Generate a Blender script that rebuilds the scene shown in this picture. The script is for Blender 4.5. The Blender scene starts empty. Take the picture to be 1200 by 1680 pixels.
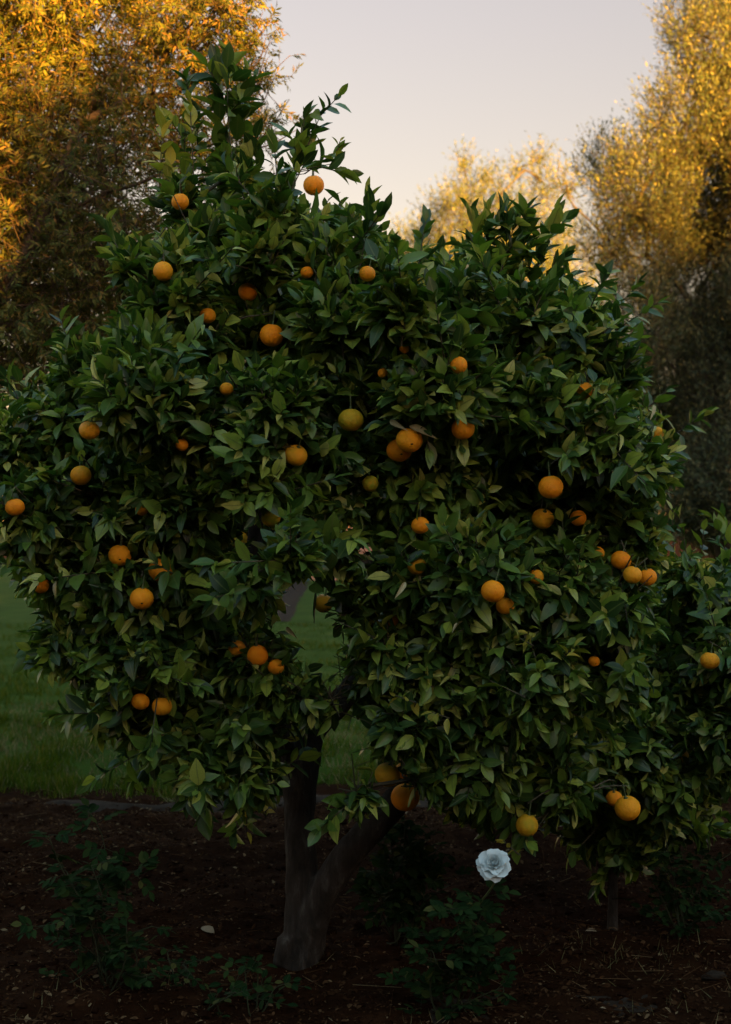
import bpy, math
import numpy as np
from mathutils import Vector, Matrix

# ------------------------------------------------------------------ camera
scene = bpy.context.scene
FPX, CAMZ, HOR = 50.0 / 36.0 * 1680.0, 1.45, 870.0
cam_d = bpy.data.cameras.new('camera')
cam_d.lens = 50.0; cam_d.sensor_fit = 'VERTICAL'; cam_d.sensor_height = 36.0; cam_d.sensor_width = 25.7
cam_d.shift_y = 30.0 / 1680.0
cam_d.clip_start = 0.05; cam_d.clip_end = 3000.0
cam_d.dof.use_dof = True; cam_d.dof.focus_distance = 4.55; cam_d.dof.aperture_fstop = 4.0
cam = bpy.data.objects.new('camera', cam_d)
scene.collection.objects.link(cam)
cam.location = (0, 0, CAMZ); cam.rotation_euler = (math.radians(90), 0, 0)
scene.camera = cam

# ------------------------------------------------------------------ sky and sun
SUN_EL, SUN_AZ = math.radians(7.0), math.radians(155.0)     # azimuth clockwise from +Y: low, behind the viewer
world = bpy.data.worlds.new('World'); scene.world = world; world.use_nodes = True
wn = world.node_tree.nodes; wl = world.node_tree.links; wn.clear()
w_out = wn.new('ShaderNodeOutputWorld'); w_bg = wn.new('ShaderNodeBackground')
w_sky = wn.new('ShaderNodeTexSky'); w_sky.sky_type = 'NISHITA'; w_sky.sun_disc = False
w_sky.sun_elevation = SUN_EL; w_sky.sun_rotation = SUN_AZ
w_sky.air_density = 1.0; w_sky.dust_density = 1.0; w_sky.ozone_density = 1.0
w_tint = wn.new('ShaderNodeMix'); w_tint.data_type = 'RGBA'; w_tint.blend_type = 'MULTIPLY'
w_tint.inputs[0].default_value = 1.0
# elevation tint: warm, dimmed near horizon; cooler, brightened overhead to light the shade
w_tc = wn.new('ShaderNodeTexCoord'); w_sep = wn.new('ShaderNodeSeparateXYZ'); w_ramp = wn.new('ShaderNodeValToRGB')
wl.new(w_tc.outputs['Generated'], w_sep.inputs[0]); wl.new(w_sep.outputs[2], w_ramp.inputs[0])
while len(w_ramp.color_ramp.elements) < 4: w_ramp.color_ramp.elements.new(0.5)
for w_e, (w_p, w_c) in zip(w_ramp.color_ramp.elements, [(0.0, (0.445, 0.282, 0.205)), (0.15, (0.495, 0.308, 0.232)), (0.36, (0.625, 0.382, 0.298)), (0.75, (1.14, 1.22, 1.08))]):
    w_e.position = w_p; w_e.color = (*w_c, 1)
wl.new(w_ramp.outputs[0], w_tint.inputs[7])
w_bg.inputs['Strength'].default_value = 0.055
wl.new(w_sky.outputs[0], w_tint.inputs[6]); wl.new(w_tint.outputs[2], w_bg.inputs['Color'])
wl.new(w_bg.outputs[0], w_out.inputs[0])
sun_d = bpy.data.lights.new('sun', 'SUN'); sun_d.energy = 5.0; sun_d.angle = math.radians(0.5)
sun_d.color = (1.0, 0.42, 0.04)
sun = bpy.data.objects.new('sun', sun_d); scene.collection.objects.link(sun)
S = Vector((math.sin(SUN_AZ) * math.cos(SUN_EL), math.cos(SUN_AZ) * math.cos(SUN_EL), math.sin(SUN_EL)))
sun.rotation_euler = (-S).to_track_quat('-Z', 'Y').to_euler(); sun.location = S * 60
vs = scene.view_settings
vs.view_transform = 'Standard'; vs.look = 'None'; vs.exposure = 3.75; vs.gamma = 1.0; vs.use_curve_mapping = False
scene.render.engine = 'CYCLES'
scene.cycles.max_bounces = 5; scene.cycles.transparent_max_bounces = 4
scene.cycles.use_denoising = True

# ------------------------------------------------------------------ helpers
COL = scene.collection
UP = np.array([0.0, 0.0, 1.0])

def P(px, py, d):
    """photo pixel + distance from the viewer -> world point"""
    return np.array([(px - 600.0) / FPX * d, d, CAMZ + (HOR - py) / FPX * d])

def norm(a):
    return a / np.maximum(np.linalg.norm(a, axis=-1, keepdims=True), 1e-9)

def project(p):
    d = np.maximum(p[:, 1], 0.1)
    return 600.0 + p[:, 0] / d * FPX, HOR - (p[:, 2] - CAMZ) / d * FPX, d

def put(o, parent=None):
    COL.objects.link(o)
    if parent is not None: o.parent = parent
    return o

def tag(o, label=None, cat=None, group=None, kind=None):
    if label: o['label'] = label
    if cat: o['category'] = cat
    if group: o['group'] = group
    if kind: o['kind'] = kind
    return o

def empty(name, loc=(0, 0, 0)):
    o = bpy.data.objects.new(name, None); o.empty_display_size = 0.1
    COL.objects.link(o); o.location = loc
    return o

def mesh(name, verts, faces, mat, uv=None, smooth=True):
    """faces: (n,3) or (n,4) array, or list of such arrays"""
    me = bpy.data.meshes.new(name)
    fl = [np.asarray(f, dtype=np.int32) for f in (faces if isinstance(faces, list) else [faces])]
    fl = [f for f in fl if len(f)]
    verts = np.asarray(verts, dtype=np.float32)
    me.vertices.add(len(verts)); me.vertices.foreach_set('co', verts.ravel())
    idx = np.concatenate([f.ravel() for f in fl]); cnt = np.concatenate([np.full(len(f), f.shape[1]) for f in fl])
    me.loops.add(len(idx)); me.loops.foreach_set('vertex_index', idx.astype(np.int32))
    st = np.concatenate([[0], np.cumsum(cnt)[:-1]]).astype(np.int32)
    me.polygons.add(len(cnt)); me.polygons.foreach_set('loop_start', st)
    me.polygons.foreach_set('loop_total', cnt.astype(np.int32))
    me.polygons.foreach_set('use_smooth', np.full(len(cnt), smooth))
    if uv is not None:
        l = me.uv_layers.new(name='UVMap')
        l.data.foreach_set('uv', np.asarray(uv, dtype=np.float32)[idx].ravel())
    me.update(calc_edges=True)
    if mat is not None: me.materials.append(mat)
    return me

def mobj(name, me, parent=None):
    return put(bpy.data.objects.new(name, me), parent)

def vnoise(x, y, seed=0):
    xi = np.floor(x).astype(np.int64); yi = np.floor(y).astype(np.int64)
    fx, fy = x - xi, y - yi
    def h(a, b):
        n = (a * 374761393 + b * 668265263 + seed * 1442695041) & 0x7fffffff
        n = ((n ^ (n >> 13)) * 1274126177) & 0x7fffffff
        return ((n ^ (n >> 16)) & 0xffff) / 65535.0
    u, v = fx * fx * (3 - 2 * fx), fy * fy * (3 - 2 * fy)
    return ((h(xi, yi) * (1 - u) + h(xi + 1, yi) * u) * (1 - v) + (h(xi, yi + 1) * (1 - u) + h(xi + 1, yi + 1) * u) * v) * 2 - 1

def fbm(x, y, oct=4, seed=0, gain=0.5):
    s = 0.0; a = 1.0
    for k in range(oct):
        s = s + a * vnoise(x * 2 ** k, y * 2 ** k, seed + k); a *= gain
    return s

def tube(pts, rad, sides=8, rng=None, rough=0.0):
    pts = np.asarray(pts, float); rad = np.asarray(rad, float); n = len(pts)
    t = norm(np.gradient(pts, axis=0))
    ref = np.array([0.3, 1.0, 0.1]) if abs(t[0, 1]) < 0.8 else np.array([1.0, 0.1, 0.0])
    u = norm(np.cross(t, ref)); v = np.cross(t, u)
    a = np.arange(sides) / sides * 2 * np.pi
    r = np.repeat(rad[:, None], sides, 1)
    if rng is not None and rough: r = r * (1 + rough * rng.normal(size=r.shape))
    vv = pts[:, None] + r[..., None] * (np.cos(a)[None, :, None] * u[:, None] + np.sin(a)[None, :, None] * v[:, None])
    i = np.arange(n - 1)[:, None] * sides; j = np.arange(sides)[None]; k = (j + 1) % sides
    q = np.stack([i + j, i + k, i + sides + k, i + sides + j], -1).reshape(-1, 4)
    verts = np.concatenate([vv.reshape(-1, 3), pts[:1], pts[-1:]])
    b = n * sides
    c0 = np.stack([np.full(sides, b), (np.arange(sides) + 1) % sides, np.arange(sides)], -1)
    c1 = np.stack([np.full(sides, b + 1), (n - 1) * sides + np.arange(sides), (n - 1) * sides + (np.arange(sides) + 1) % sides], -1)
    return verts, [q, np.concatenate([c0, c1])]

def sticks(p0, p1, r0, r1, sides=3):
    """many straight tapering twigs at once"""
    m = len(p0); t = norm(p1 - p0)
    ref = np.where(np.abs(t[:, 2:3]) < 0.9, np.array([[0, 0, 1.0]]), np.array([[1.0, 0, 0]]))
    u = norm(np.cross(t, ref)); v = np.cross(t, u)
    a = np.arange(sides) / sides * 2 * np.pi
    ring = np.cos(a)[None, :, None] * u[:, None] + np.sin(a)[None, :, None] * v[:, None]
    r0 = np.broadcast_to(r0, (m,))[:, None, None]; r1 = np.broadcast_to(r1, (m,))[:, None, None]
    vv = np.concatenate([p0[:, None] + ring * r0, p1[:, None] + ring * r1], 1)
    j = np.arange(sides); k = (j + 1) % sides
    q = np.stack([j, k, k + sides, j + sides], -1)
    return vv.reshape(-1, 3), (np.arange(m)[:, None, None] * 2 * sides + q[None]).reshape(-1, 4)

def join(parts):
    """[(verts, [faces...])] -> verts, [tris, quads]"""
    V = []; T = []; Q = []; o = 0
    for v, f in parts:
        for g in (f if isinstance(f, list) else [f]):
            (Q if g.shape[1] == 4 else T).append(g + o)
        V.append(v); o += len(v)
    r = []
    if T: r.append(np.concatenate(T))
    if Q: r.append(np.concatenate(Q))
    return np.concatenate(V), r

def curve_pts(a, b, n, rng, wob=0.05, sag=0.0):
    t = np.linspace(0, 1, n)[:, None]
    L = np.linalg.norm(b - a)
    off = rng.normal(size=3) * wob * L; off2 = rng.normal(size=3) * wob * L * 0.5
    return a * (1 - t) + b * t + np.sin(np.pi * t) * off + np.sin(2 * np.pi * t) * off2 - UP * sag * L * np.sin(np.pi * t)

# ------------------------------------------------------------------ materials
def new_mat(name):
    m = bpy.data.materials.new(name); m.use_nodes = True
    nt = m.node_tree; nt.nodes.clear()
    return m, nt.nodes, nt.links

def ramp(nodes, stops):
    r = nodes.new('ShaderNodeValToRGB'); e = r.color_ramp.elements
    while len(e) < len(stops): e.new(0.5)
    for k, (p, c) in enumerate(stops): e[k].position = p; e[k].color = (*c, 1)
    return r

def rnd_node(n, l):
    """a number that differs from leaf to leaf, both within joined foliage and between single leaves"""
    g = n.new('ShaderNodeNewGeometry'); o = n.new('ShaderNodeObjectInfo')
    a = n.new('ShaderNodeMath'); a.operation = 'ADD'; f = n.new('ShaderNodeMath'); f.operation = 'FRACT'
    l.new(g.outputs['Random Per Island'], a.inputs[0]); l.new(o.outputs['Random'], a.inputs[1]); l.new(a.outputs[0], f.inputs[0])
    return f.outputs[0]

def leaf_mat(name, stops, rough=0.42, spec=0.4, trans=0.22, midrib=None, tcol=(1.0, 1.15, 0.5), blotch=0.0):
    m, n, l = new_mat(name)
    out = n.new('ShaderNodeOutputMaterial'); b = n.new('ShaderNodeBsdfPrincipled')
    t = n.new('ShaderNodeBsdfTranslucent'); mx = n.new('ShaderNodeMixShader')
    r = ramp(n, stops); l.new(rnd_node(n, l), r.inputs[0]); colr = r.outputs[0]
    tc = n.new('ShaderNodeTexCoord')
    if blotch:
        nz = n.new('ShaderNodeTexNoise'); nz.inputs['Scale'].default_value = 45; nz.inputs['Detail'].default_value = 3
        l.new(tc.outputs['Object'], nz.inputs['Vector'])
        h = n.new('ShaderNodeMapRange'); h.inputs[1].default_value = 0.3; h.inputs[2].default_value = 0.7
        h.inputs[3].default_value = 1 - blotch; h.inputs[4].default_value = 1 + blotch
        l.new(nz.outputs[0], h.inputs[0])
        q = n.new('ShaderNodeMix'); q.data_type = 'RGBA'; q.blend_type = 'MULTIPLY'; q.inputs[0].default_value = 1
        l.new(colr, q.inputs[6]); l.new(h.outputs[0], q.inputs[7]); colr = q.outputs[2]
    if midrib:
        s = n.new('ShaderNodeSeparateXYZ'); l.new(tc.outputs['UV'], s.inputs[0])
        d = n.new('ShaderNodeMath'); d.operation = 'SUBTRACT'; d.inputs[1].default_value = 0.5; l.new(s.outputs[0], d.inputs[0])
        ab = n.new('ShaderNodeMath'); ab.operation = 'ABSOLUTE'; l.new(d.outputs[0], ab.inputs[0])
        mr = n.new('ShaderNodeMapRange'); mr.inputs[1].default_value = 0.025; mr.inputs[2].default_value = 0.07
        mr.inputs[3].default_value = 0.65; mr.inputs[4].default_value = 0.0; l.new(ab.outputs[0], mr.inputs[0])
        # side veins
        wv = n.new('ShaderNodeMath'); wv.operation = 'MULTIPLY_ADD'; wv.inputs[1].default_value = -1.1; l.new(ab.outputs[0], wv.inputs[0]); l.new(s.outputs[1], wv.inputs[2])
        w2 = n.new('ShaderNodeMath'); w2.operation = 'MULTIPLY'; w2.inputs[1].default_value = 58.0; l.new(wv.outputs[0], w2.inputs[0])
        sn = n.new('ShaderNodeMath'); sn.operation = 'SINE'; l.new(w2.outputs[0], sn.inputs[0])
        vr = n.new('ShaderNodeMapRange'); vr.inputs[1].default_value = 0.72; vr.inputs[2].default_value = 1.0
        vr.inputs[3].default_value = 0.0; vr.inputs[4].default_value = 0.22; l.new(sn.outputs[0], vr.inputs[0])
        mxm = n.new('ShaderNodeMath'); mxm.operation = 'MAXIMUM'; l.new(mr.outputs[0], mxm.inputs[0]); l.new(vr.outputs[0], mxm.inputs[1])
        q = n.new('ShaderNodeMix'); q.data_type = 'RGBA'; q.inputs[7].default_value = (*midrib, 1)
        l.new(mxm.outputs[0], q.inputs[0]); l.new(colr, q.inputs[6]); colr = q.outputs[2]
    l.new(colr, b.inputs['Base Color'])
    b.inputs['Roughness'].default_value = rough; b.inputs['Specular IOR Level'].default_value = spec
    tm = n.new('ShaderNodeMix'); tm.data_type = 'RGBA'; tm.blend_type = 'MULTIPLY'; tm.inputs[0].default_value = 1
    tm.inputs[7].default_value = (*tcol, 1); l.new(colr, tm.inputs[6]); l.new(tm.outputs[2], t.inputs['Color'])
    mx.inputs[0].default_value = trans
    l.new(b.outputs[0], mx.inputs[1]); l.new(t.outputs[0], mx.inputs[2]); l.new(mx.outputs[0], out.inputs[0])
    return m

def rough_mat(name, c1, c2, scale=20.0, rough=0.9, bump=0.4, bdist=0.01, spec=0.2, detail=6, stretch=(1, 1, 1), third=None):
    m, n, l = new_mat(name)
    out = n.new('ShaderNodeOutputMaterial'); b = n.new('ShaderNodeBsdfPrincipled')
    tc = n.new('ShaderNodeTexCoord'); mp = n.new('ShaderNodeMapping'); mp.inputs['Scale'].default_value = stretch
    l.new(tc.outputs['Object'], mp.inputs[0])
    nz = n.new('ShaderNodeTexNoise'); nz.inputs['Scale'].default_value = scale; nz.inputs['Detail'].default_value = detail
    nz.inputs['Roughness'].default_value = 0.65
    l.new(mp.outputs[0], nz.inputs['Vector'])
    st = [(0.3, c1), (0.7, c2)] if third is None else [(0.28, c1), (0.55, c2), (0.75, third)]
    r = ramp(n, st); l.new(nz.outputs[0], r.inputs[0]); l.new(r.outputs[0], b.inputs['Base Color'])
    b.inputs['Roughness'].default_value = rough; b.inputs['Specular IOR Level'].default_value = spec
    bp = n.new('ShaderNodeBump'); bp.inputs['Strength'].default_value = bump; bp.inputs['Distance'].default_value = bdist
    l.new(nz.outputs[0], bp.inputs['Height']); l.new(bp.outputs[0], b.inputs['Normal'])
    l.new(b.outputs[0], out.inputs[0])
    return m

M = {}
M['citrus'] = leaf_mat('citrus_leaf', [(0.0, (0.014, 0.042, 0.013)), (0.25, (0.038, 0.090, 0.020)), (0.50, (0.080, 0.155, 0.026)),
                       (0.72, (0.145, 0.240, 0.034)), (0.90, (0.26, 0.33, 0.05)), (1.0, (0.48, 0.47, 0.13))],
                       rough=0.34, spec=0.36, trans=0.3, midrib=(0.12, 0.16, 0.05), blotch=0.18)
M['citrus_young'] = leaf_mat('young_citrus_leaf', [(0.0, (0.24, 0.27, 0.04)), (0.5, (0.38, 0.36, 0.05)), (1.0, (0.52, 0.44, 0.07))],
                             rough=0.45, spec=0.35, trans=0.3, midrib=(0.42, 0.40, 0.12), blotch=0.3)
M['ash'] = leaf_mat('leaflet_olive_brown', [(0.0, (0.040, 0.068, 0.020)), (0.4, (0.095, 0.125, 0.034)), (0.75, (0.16, 0.165, 0.044)),
                    (0.92, (0.24, 0.18, 0.055)), (1.0, (0.32, 0.19, 0.08))], rough=0.6, spec=0.12, trans=0.38, tcol=(1.15, 1.05, 0.35))
M['olive'] = leaf_mat('olive_leaf', [(0.0, (0.050, 0.088, 0.062)), (0.5, (0.098, 0.140, 0.088)), (0.85, (0.165, 0.195, 0.11)), (1.0, (0.28, 0.27, 0.13))],
                      rough=0.6, spec=0.12, trans=0.35, tcol=(1.2, 1.0, 0.35))
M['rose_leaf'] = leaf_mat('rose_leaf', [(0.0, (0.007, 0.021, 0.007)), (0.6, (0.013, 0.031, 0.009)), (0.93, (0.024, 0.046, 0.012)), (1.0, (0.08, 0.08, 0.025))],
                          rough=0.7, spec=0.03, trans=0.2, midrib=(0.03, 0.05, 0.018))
M['litter'] = leaf_mat('dry_leaf', [(0.0, (0.022, 0.009, 0.004)), (0.6, (0.046, 0.021, 0.009)), (0.9, (0.09, 0.047, 0.022)), (1.0, (0.19, 0.13, 0.07))],
                       rough=0.9, spec=0.03, trans=0.1, tcol=(1, 1, 1))
M['grass'] = leaf_mat('grass_blade', [(0.0, (0.026, 0.050, 0.004)), (0.5, (0.050, 0.086, 0.006)), (0.85, (0.085, 0.104, 0.010)), (1.0, (0.16, 0.12, 0.03))],
                      rough=0.8, spec=0.04, trans=0.3)
M['dry_grass'] = leaf_mat('dry_grass_blade', [(0.0, (0.09, 0.080, 0.032)), (0.6, (0.15, 0.13, 0.055)), (1.0, (0.24, 0.20, 0.10))], rough=0.7, spec=0.2, trans=0.2, tcol=(1, 1, 0.9))
M['hedge'] = leaf_mat('hedge_leaf', [(0.0, (0.03, 0.05, 0.02)), (1.0, (0.06, 0.085, 0.03))], rough=0.5, trans=0.15)
M['bark'] = rough_mat('citrus_bark', (0.010, 0.007, 0.005), (0.040, 0.031, 0.024), scale=26, bump=1.0, bdist=0.03, stretch=(1, 1, 0.3), detail=9, third=(0.11, 0.098, 0.084))
M['twig'] = rough_mat('citrus_twig', (0.05, 0.045, 0.03), (0.10, 0.09, 0.06), scale=60, bump=0.2)
M['green_twig'] = rough_mat('green_shoot', (0.05, 0.075, 0.025), (0.09, 0.11, 0.04), scale=40, bump=0.1, rough=0.6)
M['cane'] = rough_mat('rose_cane', (0.02, 0.026, 0.012), (0.04, 0.045, 0.02), scale=40, bump=0.1)
M['ash_bark'] = rough_mat('reddish_bark', (0.055, 0.042, 0.030), (0.12, 0.088, 0.060), scale=35, bump=0.4, stretch=(1, 1, 0.4))
M['olive_bark'] = rough_mat('olive_bark', (0.03, 0.028, 0.025), (0.08, 0.072, 0.062), scale=18, bump=0.6, stretch=(1, 1, 0.4))
M['soil'] = rough_mat('dark_soil', (0.009, 0.0034, 0.0015), (0.020, 0.0078, 0.0034), scale=9, bump=0.8, bdist=0.03, detail=10, spec=0.01, third=(0.040, 0.0165, 0.0075))
M['clod'] = rough_mat('soil_clod', (0.008, 0.0032, 0.0017), (0.020, 0.0085, 0.0045), scale=40, bump=0.5, detail=6, spec=0.01)
M['turf'] = rough_mat('turf_ground', (0.018, 0.037, 0.005), (0.036, 0.066, 0.008), scale=1.6, spec=0.02, bump=0.6, bdist=0.02, detail=10, third=(0.095, 0.105, 0.028))
M['path'] = rough_mat('pale_dirt_path', (0.018, 0.012, 0.008), (0.042, 0.031, 0.024), spec=0.02, scale=12, bump=0.5, detail=8)
M['pink_wall'] = rough_mat('pink_plaster', (0.28, 0.17, 0.13), (0.36, 0.23, 0.18), scale=4, bump=0.2)
M['blue_paint'] = rough_mat('blue_paint', (0.02, 0.085, 0.13), (0.035, 0.12, 0.18), scale=8, bump=0.1, rough=0.6)
M['petal'] = None

def orange_material():
    m, n, l = new_mat('orange_peel')
    out = n.new('ShaderNodeOutputMaterial'); b = n.new('ShaderNodeBsdfPrincipled')
    oi = n.new('ShaderNodeObjectInfo'); tc = n.new('ShaderNodeTexCoord')
    sc = n.new('ShaderNodeSeparateColor'); l.new(oi.outputs['Color'], sc.inputs[0])
    nz = n.new('ShaderNodeTexNoise'); nz.inputs['Scale'].default_value = 0.9; nz.inputs['Detail'].default_value = 4
    ad = n.new('ShaderNodeVectorMath'); ad.operation = 'ADD'; l.new(tc.outputs['Object'], ad.inputs[0]); l.new(oi.outputs['Location'], ad.inputs[1])
    l.new(ad.outputs[0], nz.inputs['Vector'])
    r = ramp(n, [(0.25, (0.90, 0.26, 0.006)), (0.75, (0.96, 0.35, 0.010))]); l.new(nz.outputs[0], r.inputs[0])
    g = n.new('ShaderNodeMath'); g.operation = 'MULTIPLY'; g.use_clamp = True
    mr = n.new('ShaderNodeMapRange'); mr.inputs[1].default_value = 0.3; mr.inputs[2].default_value = 0.65; mr.inputs[3].default_value = 0.4; mr.inputs[4].default_value = 1.2
    l.new(nz.outputs[0], mr.inputs[0]); l.new(mr.outputs[0], g.inputs[0]); l.new(sc.outputs[0], g.inputs[1])
    yl_ = n.new('ShaderNodeMix'); yl_.data_type = 'RGBA'; yl_.inputs[7].default_value = (0.90, 0.44, 0.02, 1)
    l.new(sc.outputs[1], yl_.inputs[0]); l.new(r.outputs[0], yl_.inputs[6])
    q = n.new('ShaderNodeMix'); q.data_type = 'RGBA'; q.inputs[7].default_value = (0.30, 0.32, 0.02, 1)
    l.new(g.outputs[0], q.inputs[0]); l.new(yl_.outputs[2], q.inputs[6]); l.new(q.outputs[2], b.inputs['Base Color'])
    b.inputs['Roughness'].default_value = 0.4; b.inputs['Specular IOR Level'].default_value = 0.2
    vo = n.new('ShaderNodeTexVoronoi'); vo.inputs['Scale'].default_value = 17
    l.new(tc.outputs['Object'], vo.inputs['Vector'])
    bp = n.new('ShaderNodeBump'); bp.inputs['Strength'].default_value = 0.35; bp.inputs['Distance'].default_value = 0.03
    l.new(vo.outputs[0], bp.inputs['Height']); l.new(bp.outputs[0], b.inputs['Normal'])
    b.inputs['Subsurface Weight'].default_value = 0.08; b.inputs['Subsurface Radius'].default_value = (0.01, 0.004, 0.001)
    l.new(b.outputs[0], out.inputs[0])
    return m
M['orange'] = orange_material()

def petal_material():
    m, n, l = new_mat('white_petal')
    out = n.new('ShaderNodeOutputMaterial'); b = n.new('ShaderNodeBsdfPrincipled')
    t = n.new('ShaderNodeBsdfTranslucent'); t.inputs[0].default_value = (0.7, 0.76, 0.76, 1); mx = n.new('ShaderNodeMixShader'); mx.inputs[0].default_value = 0.12
    b.inputs['Base Color'].default_value = (0.66, 0.75, 0.76, 1); b.inputs['Roughness'].default_value = 0.6; b.inputs['Specular IOR Level'].default_value = 0.2
    l.new(b.outputs[0], mx.inputs[1]); l.new(t.outputs[0], mx.inputs[2]); l.new(mx.outputs[0], out.inputs[0])
    return m
M['petal'] = petal_material()

# ------------------------------------------------------------------ ground
def gz(x, y):
    x = np.asarray(x, float); y = np.asarray(y, float)
    near = np.exp(-((np.maximum(np.abs(x) - 4.0, 0) / 2.0) ** 2)) * np.exp(-((np.maximum(y - 8.0, 0) / 1.0) ** 2)) * np.exp(-((np.maximum(2.0 - y, 0) / 1.0) ** 2))
    big = 0.035 * fbm(x * 0.9, y * 0.9, 3, 11)
    fine = 0.022 * fbm(x * 5.0, y * 5.0, 4, 23, 0.6)
    ridge = 0.07 * np.exp(-((y - 6.5 - 0.15 * np.sin(x * 1.3)) / 0.35) ** 2) * (0.4 + 0.6 * (x > 0.6))
    return near * (big + fine + ridge) - 0.02 * (1 - near)

def axis_coords(lo, hi, step, far):
    core = np.arange(lo, hi + 1e-6, step)
    g = np.cumsum(step * 1.22 ** np.arange(1, 60)); g = g[g < far]
    return np.concatenate([(lo - g)[::-1], core, hi + g])

def sheet(name, xs, ys, zf, mat):
    X, Y = np.meshgrid(xs, ys)
    V = np.stack([X, Y, zf(X, Y)], -1).reshape(-1, 3)
    nx = len(xs); i = np.arange(len(ys) - 1)[:, None] * nx; j = np.arange(nx - 1)[None]
    F = np.stack([i + j, i + j + 1, i + nx + j + 1, i + nx + j], -1).reshape(-1, 4)
    return mobj(name, mesh(name, V, F, mat))

rng = np.random.default_rng(5)
tag(sheet('ground', axis_coords(-3.2, 3.2, 0.035, 900), axis_coords(3.2, 8.2, 0.035, 900), gz, M['soil']), kind='structure')

def lawn_edge(x): return 7.98 + 0.26 * fbm(x * 1.5, x * 0 + 3.3, 4, 41, 0.6)
def lawn_z(X, Y):
    e = np.clip((Y - lawn_edge(X)) / 0.12, -1, 1)
    return gz(X, Y) + 0.008 + 0.05 * np.clip((Y - 8.3) / 0.7, 0, 1) + 0.02 * np.minimum(e, 1) - 0.02 + 0.012 * fbm(X * 1.5, Y * 1.5, 3, 61)
lawn_ys = np.concatenate([np.arange(7.4, 12, 0.06), np.geomspace(12, 70, 60)])
tag(sheet('lawn', np.concatenate([np.linspace(-30, -5, 20), np.arange(-4.9, 4.9, 0.08), np.linspace(5, 30, 20)]), lawn_ys, lawn_z, M['turf']), kind='structure')
def path_z(X, Y):
    c = 7.55 + 0.05 * np.sin(X * 1.1); w = 0.06 + 0.16 * fbm(X * 2.3, X * 0 + Y * 1.5, 3, 77)
    e = np.clip((w - np.abs(Y - c)) / 0.05, -1, 1)
    return gz(X, Y) + 0.012 * e + 0.002 + 0.008 * fbm(X * 9, Y * 9, 2, 5) * 0.5
tag(sheet('path', np.arange(-6, 6, 0.07), np.arange(7.2, 7.9, 0.035), path_z, M['path']), kind='structure')
def fpath_z(X, Y):
    e = np.clip((X * 0.75 - (Y - 4.12) * 2.4 - 0.86 + 0.06 * fbm(X * 4, Y * 4, 2, 9)) / 0.1, -1, 1)
    return gz(X, Y) * 0.6 + 0.02 * e + 0.004
tag(sheet('footpath', np.arange(0.2, 6, 0.06), np.arange(3.0, 4.6, 0.05), fpath_z, M['path']), kind='structure')
def gpath_z(X, Y): return lawn_z(X, Y) + 0.015 - 0.08 * np.clip((np.abs(X + 2.3 + 0.02 * (Y - 26)) - 1.0) / 0.3, 0, 1)
tag(sheet('gravel_path', np.linspace(-4.5, 0.2, 24), np.linspace(22, 39, 40), gpath_z, M['path']), kind='structure')

# ------------------------------------------------------------------ leaf shapes and scattering
def leaf_shape(width, rows, fold, bend, curl=0.0, rng=None, wav=0.0):
    """one leaf along +Y, length 1, upper face +Z; rows = [(v, relative half width)]"""
    V = [(0, 0, 0)]; U = [(0.5, 0)]
    for k, (v, w) in enumerate(rows):
        z0 = -bend * v * v; hw = w * width / 2
        for s in (-1, 0, 1):
            wz = wav * (rng.normal() if rng is not None else 0)
            V.append((s * hw * math.cos(fold) + curl * v * v, v, z0 + abs(s) * hw * math.sin(fold) + (wz if s else 0))); U.append((0.5 + 0.5 * s, v))
    V.append((curl, 1.0, -bend)); U.append((0.5, 1))
    n = len(rows); T = [(0, 2, 1), (0, 3, 2)]; Q = []
    for k in range(n - 1):
        a = 1 + 3 * k
        Q += [(a, a + 1, a + 4, a + 3), (a + 1, a + 2, a + 5, a + 4)]
    a = 1 + 3 * (n - 1); tip = 1 + 3 * n
    T += [(a, a + 1, tip), (a + 1, a + 2, tip)]
    return np.array(V, float), [np.array(T), np.array(Q)], np.array(U, float)

lr = np.random.default_rng(3)
CIT_ROWS = [(0.10, 0.40), (0.32, 0.95), (0.58, 0.94), (0.82, 0.50)]
CITRUS = [leaf_shape(w, CIT_ROWS, f, b, c, lr, 0.012) for (w, f, b, c) in
          [(0.54, 0.25, 0.10, 0.03), (0.48, 0.45, 0.22, -0.06), (0.58, 0.15, 0.30, 0.05), (0.46, 0.60, 0.12, 0.0), (0.54, 0.35, -0.15, -0.04), (0.50, 0.20, 0.48, 0.10), (0.40, 0.9, 0.4, 0.18)]]
ROSE = [leaf_shape(w, [(0.12, 0.55), (0.4, 1.0), (0.7, 0.8)], f, b) for (w, f, b) in [(0.62, 0.15, 0.12), (0.55, 0.35, 0.2), (0.66, 0.25, -0.05)]]
def narrow(width, fold, bend):
    V = np.array([(0, 0, 0), (-width / 2, 0.45, 0.5 * width * fold - bend * 0.2), (0, 0.5, -bend * 0.25), (width / 2, 0.45, 0.5 * width * fold - bend * 0.2), (0, 1, -bend)], float)
    return V, [np.array([(0, 2, 1), (0, 3, 2), (1, 2, 4), (2, 3, 4)])], V[:, :2] + np.array([0.5, 0])
ASH = [narrow(0.24, 0.4, 0.15), narrow(0.28, 0.2, 0.3), narrow(0.22, 0.6, 0.05)]
def diamond(width, bend):
    V = np.array([(0, 0, 0), (-width / 2, 0.5, 0), (width / 2, 0.5, 0), (0, 1, -bend)], float)
    return V, [np.array([(0, 2, 1), (1, 2, 3)])], V[:, :2]
OLIVE = [diamond(0.28, 0.1), diamond(0.24, 0.25)]

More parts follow.
